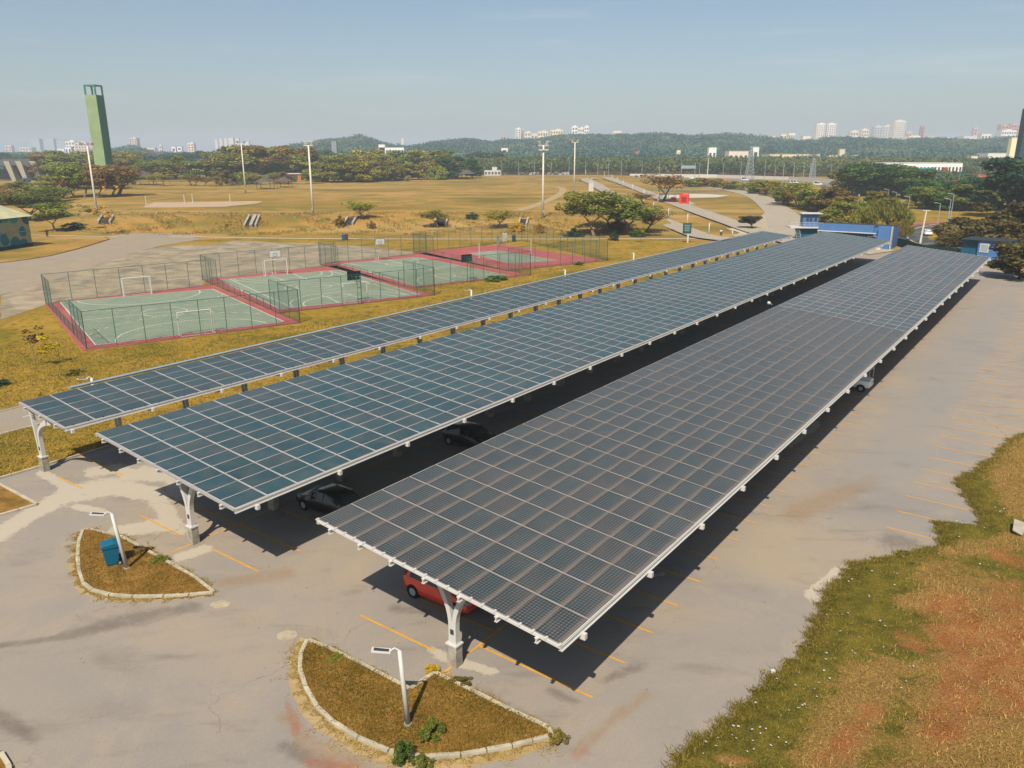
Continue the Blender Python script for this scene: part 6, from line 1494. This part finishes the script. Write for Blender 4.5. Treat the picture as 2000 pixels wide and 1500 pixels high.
# ---------------------------------------------------------------- distant buildings
hz = [(1502, 1512, 275, 266, 2400, 'low cream roofs on the ridge, first left of the cream blank block', '#E9DCC4', 1, 1), (1522, 1534, 275, 262, 2500, 'cream stepped block on the ridge left of the blank block', '#EADCC0', 2, 2), (1537, 1550, 275, 260, 2500, 'wider cream stepped block beside it on the ridge', '#EFE4CE', 3, 2), (1632, 1650, 275, 266, 2200, 'low white roof right of the white twin high-rises', '#ECE8E2', 3, 1), (1808, 1822, 275, 266, 2400, 'small cream block on the ridge right of the brick-red tower', '#E6D8C6', 2, 1), (1832, 1850, 275, 268, 2400, 'wide pale low block on the right ridge', '#E4DCD2', 3, 1), (1398, 1412, 272, 265, 2500, 'tiny white building peeping over the central ridge', '#F0ECE4', 2, 1), (1150, 1180, 274, 264, 2500, 'low cream row right of the gabled towers', '#EDE2CC', 4, 1), (1038, 1049, 272, 261, 2500, 'small cream block left of the first cream cluster', '#EADBBE', 2, 2),
  # x0,x1,ybase,ytop,D,label,colour,cols,rows
 (741, 789, 303, 289, 1150, 'wide white office block with rows of windows in front of the wooded hill', '#F4F2EC', 8, 2), (648, 658, 303, 276, 1000, 'lone grey concrete slab tower by the wooded hill', '#8C8F92', 0, 1),
 (979, 992, 304, 290, 1200, 'small white tower block right of the white office block', '#F2EEE4', 1, 2), (740, 752, 300, 283, 1150, 'white corner stack of the office block', '#F0EDE6', 0, 1),
 (1007, 1017, 280, 251, 2300, 'white apartment tower with dark stripes at the ridge left', '#E9E4DE', 2, 9), (1018, 1024, 280, 253, 2320, 'slim grey apartment tower behind the striped one', '#B7B4B4', 1, 9), (1025, 1036, 276, 258, 2500, 'pale block right of the slim grey tower', '#E8DDC8', 2, 5),
 (1050, 1070, 272, 257, 2500, 'cream rounded apartment cluster on the ridge', '#EEDFB6', 4, 4), (1075, 1099, 272, 254, 2500, 'cream stepped apartment cluster right of the first', '#EEDFB6', 5, 5), (1116, 1127, 266, 247, 2400, 'white gabled tower, left of the twin gables', '#F2EFEA', 2, 6), (1128, 1140, 266, 250, 2450, 'lower white block between the twin gables', '#EFE6D6', 3, 5), (1140, 1149, 266, 247, 2400, 'white gabled tower, right of the twin gables', '#F2EFEA', 2, 6), (1196, 1212, 268, 256, 2500, 'yellowish domed block alone on the ridge', '#F0E2C0', 3, 3),
 (1590, 1607, 280, 242, 2300, 'left one of the white twin high-rises on the ridge', '#F0EAE4', 4, 12), (1610, 1628, 280, 242, 2300, 'right one of the white twin high-rises on the ridge', '#F0EAE4', 4, 12), (1657, 1672, 270, 256, 2600, 'rounded pale block right of the twin high-rises', '#EBE0D6', 3, 4), (1678, 1692, 275, 253, 2500, 'cream mid-rise left of the grey striped tower', '#EFE3CE', 3, 6),
 (1702, 1718, 275, 247, 2400, 'grey and white striped tower', '#C9CBD0', 3, 9), (1719, 1738, 275, 246, 2450, 'white and grey broad tower left of the tallest one', '#D6D6D8', 4, 9), (1740, 1762, 276, 236, 2350, 'tallest cream high-rise of the skyline', '#E9DFD6', 5, 13), (1792, 1799, 270, 247, 2500, 'thin brick-red tower on the ridge', '#B5766A', 1, 7), (1772, 1794, 275, 265, 2300, 'low white building under the brick-red tower', '#EDE6DC', 4, 2), (1765, 1776, 270, 258, 2600, 'pinkish block right of the tallest high-rise', '#D9B8A8', 2, 4),
 (1565, 1580, 284, 266, 1900, 'cream blank block on the wooded slope', '#EAE0CC', 0, 1), (1612, 1655, 280, 269, 2000, 'long low white school-like block on the slope', '#E3E0DA', 8, 1), (1895, 1903, 270, 250, 2500, 'thin pinkish tower in the right haze', '#D2B8B4', 1, 7), (1947, 1962, 268, 244, 2600, 'left pinkish tower block at the right', '#C99A92', 2, 7), (1964, 1983, 268, 242, 2600, 'right pinkish tower block at the right', '#C99A92', 3, 7), (1950, 1978, 275, 255, 2200, 'white stepped hospital block at the right', '#F0EDE8', 6, 4), (1912, 1930, 276, 262, 2200, 'white box block left of the hospital', '#EDE8DE', 3, 2), (1877, 1910, 276, 266, 2300, 'low grey-white block on the right ridge', '#DAD6D0', 5, 1),
 (1502, 1602, 311, 302, 1000, 'long cream warehouse in the woods, left one', '#E6D3A8', 0, 1), (1610, 1683, 312, 304, 1010, 'long cream warehouse in the woods, right one', '#E6D3A8', 0, 1), (1640, 1650, 312, 292, 1005, 'small cream tower over the right cream warehouse', '#DCCFB4', 0, 1), (1384, 1399, 310, 289, 900, 'white flat block in the woods by the round tree', '#F2F0EA', 2, 1), (1424, 1462, 308, 296, 950, 'low cream building left of the lattice pylon', '#E9D8C4', 4, 1), (1470, 1482, 300, 288, 960, 'white roofed house right of the lattice pylon', '#EDE9E0', 1, 1),
 (1322, 1329, 306, 294, 1100, 'round cream tank in the woods', '#F2E2B4', 0, 1), (1240, 1250, 306, 296, 1100, 'orange-red house in the woods', '#D5643E', 0, 1), (1263, 1268, 306, 300, 1100, 'tiny white house right of the orange-red one', '#EEE8DC', 0, 1), (895, 934, 304, 300, 1100, 'low white roofs in the woods left of centre', '#E9E6DE', 0, 1), (845, 862, 303, 299, 1100, 'small white roof right of the office block', '#E9E6DE', 0, 1), (560, 570, 303, 298, 1100, 'tiny grey roof among the hill trees', '#C9CCCC', 0, 1), (770, 796, 312, 308, 700, 'long pale shed roof behind the bushes', '#E0D8C8', 0, 1),
 (1730, 1884, 335, 320, 640, 'long white warehouse with blue and red stripes', '#F0EDE6', 22, 1), (1897, 1911, 315, 306, 800, 'small cream house right of the striped warehouse', '#E9DDBE', 0, 1), (1930, 1975, 308, 300, 900, 'pale low roof near the cream tower', '#E6E0D4', 0, 1), (1972, 1984, 312, 270, 600, 'slender cream tower at the right edge', '#EFE2B8', 0, 1), (1892, 1940, 374, 357, 420, 'terracotta warehouse with a cream roof', '#C0604A', 0, 1), (1916, 1940, 362, 344, 450, 'higher terracotta block behind the cream roof', '#C46E58', 6, 1),
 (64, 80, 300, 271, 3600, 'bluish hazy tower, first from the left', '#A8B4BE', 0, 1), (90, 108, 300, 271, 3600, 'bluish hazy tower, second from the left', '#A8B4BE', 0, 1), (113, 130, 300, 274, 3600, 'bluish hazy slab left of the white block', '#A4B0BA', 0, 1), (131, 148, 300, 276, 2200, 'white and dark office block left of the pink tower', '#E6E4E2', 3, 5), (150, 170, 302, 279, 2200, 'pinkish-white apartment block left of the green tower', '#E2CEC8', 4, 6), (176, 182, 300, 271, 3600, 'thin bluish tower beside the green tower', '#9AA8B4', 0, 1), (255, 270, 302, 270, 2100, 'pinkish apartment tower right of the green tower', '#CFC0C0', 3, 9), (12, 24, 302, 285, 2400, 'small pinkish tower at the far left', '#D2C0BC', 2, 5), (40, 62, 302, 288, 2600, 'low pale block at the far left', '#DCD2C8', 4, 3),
 (287, 303, 304, 289, 2300, 'low pink and white houses right of the apartment tower', '#E0CCC2', 3, 2), (312, 317, 302, 284, 2300, 'small cream tower in the left skyline', '#EBDDC4', 1, 4), (336, 344, 303, 287, 2200, 'white block with a dark window left of the stepped tower', '#F2F0EC', 1, 2), (347, 356, 303, 287, 2200, 'white block beside the dark-windowed block', '#F0EEEA', 1, 3), (368, 380, 303, 280, 2200, 'cream stepped tower in the left skyline', '#E8D8C8', 2, 6), (230, 246, 304, 296, 1600, 'reddish roof right of the green tower foot', '#C88478', 0, 1), (128, 140, 304, 288, 1700, 'bright white house block left skyline', '#F4F2EE', 2, 2), (112, 126, 303, 291, 1700, 'low white building left of the bright white block', '#E6E8E8', 3, 1),
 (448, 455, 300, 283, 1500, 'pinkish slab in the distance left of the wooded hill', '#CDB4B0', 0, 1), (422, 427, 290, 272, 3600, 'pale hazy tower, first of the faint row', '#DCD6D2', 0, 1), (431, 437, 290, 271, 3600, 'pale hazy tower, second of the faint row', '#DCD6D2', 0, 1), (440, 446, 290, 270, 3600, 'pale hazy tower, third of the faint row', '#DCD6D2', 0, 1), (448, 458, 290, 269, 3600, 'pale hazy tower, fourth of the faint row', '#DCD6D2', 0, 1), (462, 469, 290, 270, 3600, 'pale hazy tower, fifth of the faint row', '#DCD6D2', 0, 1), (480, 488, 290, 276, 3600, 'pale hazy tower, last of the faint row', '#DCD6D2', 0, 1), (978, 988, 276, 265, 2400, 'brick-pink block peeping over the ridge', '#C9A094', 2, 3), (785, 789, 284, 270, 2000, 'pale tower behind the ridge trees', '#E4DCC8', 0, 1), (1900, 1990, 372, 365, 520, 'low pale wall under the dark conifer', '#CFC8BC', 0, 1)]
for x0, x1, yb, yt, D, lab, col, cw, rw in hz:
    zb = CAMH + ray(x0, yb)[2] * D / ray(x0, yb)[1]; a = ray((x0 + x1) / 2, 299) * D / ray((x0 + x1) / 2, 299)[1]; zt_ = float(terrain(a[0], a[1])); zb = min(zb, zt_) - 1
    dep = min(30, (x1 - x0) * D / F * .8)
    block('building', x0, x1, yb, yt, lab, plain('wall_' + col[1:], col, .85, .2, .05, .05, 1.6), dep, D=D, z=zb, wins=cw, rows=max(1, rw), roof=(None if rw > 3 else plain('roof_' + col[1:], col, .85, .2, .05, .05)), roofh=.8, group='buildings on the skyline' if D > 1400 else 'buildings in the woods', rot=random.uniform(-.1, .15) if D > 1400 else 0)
o = [q for q in bpy.data.objects if q.get('label') == 'long white warehouse with blue and red stripes'][0]; s_ = 640 * .96 / F
for nm, x0, x1, z0, z1, h_ in [('blue_stripe', -18, 20, 328, 335, '#2F9CB4'), ('blue_stripe', 15, 24, 327, 337, '#1F7FA8'), ('red_stripe', 22, 48, 333, 337, '#C03A30'), ('red_stripe', 40, 49, 327, 333, '#C03A30')]:
    za = CAMH + ray(1800, z0)[2] * 636 / ray(1800, z0)[1] - o.location.z; zb = CAMH + ray(1800, z1)[2] * 636 / ray(1800, z1)[1] - o.location.z
    MB().box(((x0 + x1) / 2 * 640 / 1587, -.3 - .03 * (x0 % 5), (za + zb) / 2), ((x1 - x0) * 640 / 1587, .2, abs(za - zb))).build(nm, plain('stripe' + h_[1:], h_, .7), o)
g = ray(1995, 299) * 300 / ray(1995, 299)[1]; r = empty('glass_mast'); zt_ = CAMH + ray(2000, 212)[2] * 300 / ray(2000, 212)[1]; mb = MB()
MB().box((0, 0, zt_ / 2), (3.0, 3.0, zt_)).build('shaft', plain('mast_glass', '#4A6A78', .4), r)
for k in range(14): mb.beam((-1.5, -1.56, zt_ * k / 14), (1.5, -1.56, zt_ * (k + 1) / 14), .15, .1)
mb.build('lattice', GREYM, r); r.location = (g[0], g[1], 0); tag(r, 'dark blue lattice-faced tower cut by the right edge', 'tower')

# ---------------------------------------------------------------- fences, people, bits
def simple_fence(label, pts, h=1.4, mat=None, sp=4):
    r = empty('post_fence'); b0 = Vector(pts[0]); P_ = [Vector(p) for p in pts]
    for a, b in zip(P_, P_[1:]):
        L = (b - a).length; k = max(1, int(L / sp))
        for i in range(k): p = a + (b - a) * i / k; MB().box((p.x, p.y, p.z + h / 2), (.16, .16, h)).build('post', mat or CONC, r)
        mb = MB()
        for z_ in (.35, .7, 1.0): mb.beam(tuple(a + UP * h * z_ * .95), tuple(b + UP * h * z_ * .95), .06, .06)
        mb.build('rail', mat or CONC, r)
    r.location = b0
    for c in r.children: c.location = -b0
    return tag(r, label, 'fence')
simple_fence('pale railing round the skate ground', [T(1270, 377), T(1340, 374), T(1425, 380)], 1.3, GALV, 4)
simple_fence('grey post fence along the road beside the wooded slope', [T(1400, 364), T(1450, 372), T(1500, 383), T(1540, 400)], 2.0, CONC, 3)
simple_fence('pale post fence in front of the young trees by the sand court', [T(395, 366), T(480, 362), T(560, 360)], 1.8, CONC, 6)
def person(loc, rz, label, top, legs, stride=.0, sc=1.0, armb=.15, skin='#B98562'):
    def skinned(name, V_, E_, rad, mat, parent):
        me = bpy.data.meshes.new(name); me.from_pydata(V_, E_, []); o = bpy.data.objects.new(name, me); COL.objects.link(o); o.parent = parent
        md = o.modifiers.new('s', 'SKIN'); sv = me.skin_vertices[0].data
        for i, q in enumerate(rad): sv[i].radius = (q, q)
        sv[0].use_root = True; o.modifiers.new('u', 'SUBSURF').levels = 1; me.materials.append(mat); return o
    r = empty('person'); s = stride
    J = [(0, 0, .95), (0, 0, 1.2), (0, 0, 1.42), (0, 0, 1.52), (0, 0, 1.62), (0, .02, 1.72), (.2, 0, 1.42), (.27, armb, 1.15), (.24, armb * 2.2, .95), (-.2, 0, 1.42), (-.27, -armb, 1.15), (-.24, -armb * 1.5, .95), (.1, 0, .9), (.11, s * .5, .5), (.11, s * .9 - .05 * (s > 0), .08), (.11, s * .9 + .16, .04), (-.1, 0, .9), (-.11, -s * .4, .5), (-.11, -s * 1.2, .08 + s * .3), (-.11, -s * 1.2 + .16, .04 + s * .3)]
    E_ = [(0, 1), (1, 2), (2, 3), (3, 4), (4, 5), (2, 6), (6, 7), (7, 8), (2, 9), (9, 10), (10, 11), (0, 12), (12, 13), (13, 14), (14, 15), (0, 16), (16, 17), (17, 18), (18, 19)]
    RR = [.14, .13, .14, .055, .10, .085, .065, .045, .035, .065, .045, .035, .09, .065, .045, .035, .09, .065, .045, .035]
    b = skinned('body', J, E_, RR, plain('skin', skin, .6), r)
    skinned('shirt', [J[i] for i in (0, 1, 2, 6, 7, 9, 10)], [(0, 1), (1, 2), (2, 3), (3, 4), (2, 5), (5, 6)], [.16, .16, .165, .09, .06, .09, .06], plain('cloth' + top[1:], top, .9), r)
    skinned('trousers', [J[0], J[12], J[13], (J[14][0], J[14][1], J[14][2] + .08), J[16], J[17], (J[18][0], J[18][1], J[18][2] + .08)], [(0, 1), (1, 2), (2, 3), (0, 4), (4, 5), (5, 6)], [.165, .11, .085, .065, .11, .085, .065], plain('cloth' + legs[1:], legs, .9), r)
    MB().tube([(0, -.02, 1.66), (0, -.01, 1.74), (0, 0, 1.80)], [.108, .10, .04], 10).build('hair', plain('hair_dark', '#241C18', .8), r)
    r.location = loc; r.rotation_euler = (0, 0, rz); r.scale = (sc, sc, sc); return tag(r, label, 'person')
person(G(93, 464), .3, 'person in dark clothes standing on the path beside the warehouse', '#20262C', '#232A30', sc=1.15)
person(G(1408, 463), 2.6, 'runner in a white shirt and dark shorts on the park road', '#F2F0EA', '#2A2C30', .35, sc=1.15)
person(T(1133, 356), .2, 'walker in dark clothes at the top of the climbing road', '#2A3038', '#303438', .15, sc=1.1)
person(T(1152, 351), .2, 'walker in a dark red top beyond the first walker', '#6A3030', '#303438', .15, sc=1.1)
# dome camera on the edge of the nearest carport
b_ = W(76.2, -24.0, 5.35); r = empty('security_camera'); MB().beam((0, 0, -.2), (-.5, 0, .1), .06, .06).build('bracket', WHITE, r); m = MB(); m.tube([(-.5, 0, -.28), (-.5, 0, -.05), (-.5, 0, .12), (-.5, 0, .22)], [.12, .24, .24, .1], 12); m.build('dome', WHITE, r, smooth=True); r.location = b_; r.rotation_euler = (0, 0, math.atan2(V2[1], V2[0])); r.scale = (.65, .65, .65); tag(r, 'white dome camera on the far-left edge of the nearest carport', 'camera')
for i, (x, y) in enumerate([(431, 1181), (561, 1242)]):
    g = G(x, y); m = MB(); n = 14; P_ = [(.42 * math.cos(a) * random.uniform(.8, 1.2), .36 * math.sin(a) * random.uniform(.8, 1.2), .012) for a in np.linspace(0, 2 * math.pi, n, endpoint=False)]
    m.quad(*P_); m.tube([(0, 0, .0), (0, 0, .02)], .05, 8); o = m.build('drain_patch', plain('cement_patch', '#CDBFA0', .95, .1, .2, 3)); o.location = (g[0], g[1], .004); tag(o, ['small round cement patch in the asphalt right of the bin island tip', 'round cement patch in the asphalt left of the front island'][i], 'cement patch', 'round cement patches in the asphalt')
o = MB().box((0, 0, .08), (.16, .12, .16)).box((0, 0, .165), (.18, .14, .02)).build('white_marker', WHITE, bevel=.02); o.location = G(1509, 1316); tag(o, 'little white box lying at the edge of the verge', 'box')
# a leaning slab at the far right edge
o = MB().prism([(0, 0, 0), (1.5, 0, 0), (1.4, .6, .1), (.1, .5, .1)], (0, 0, .12)).build('concrete_slab', CONC, bevel=.03); u, v = uvof(1990, 1060); v += .1; o.location = W(u, v, float(verge_h(np.array(u), np.array(v - float(np.interp(u, us, ed))))) + .03); o.rotation_euler = (.06, -.05, .9); tag(o, 'pale broken concrete slab on the verge at the right edge', 'slab')
# ---------------------------------------------------------------- haze
hm = bpy.data.materials.new('haze'); hm.use_nodes = True; n_ = hm.node_tree.nodes; n_.remove(n_['Principled BSDF']); pv = n_.new('ShaderNodeVolumePrincipled')
pv.inputs['Density'].default_value = HAZE_D; pv.inputs['Color'].default_value = (.80, .90, .98, 1); pv.inputs['Anisotropy'].default_value = 0
hm.node_tree.links.new(pv.outputs[0], n_['Material Output'].inputs['Volume'])
hb = MB().box((0, 4800, 84), (19000, 10200, 190)).build('haze', hm); tag(hb, kind='stuff')
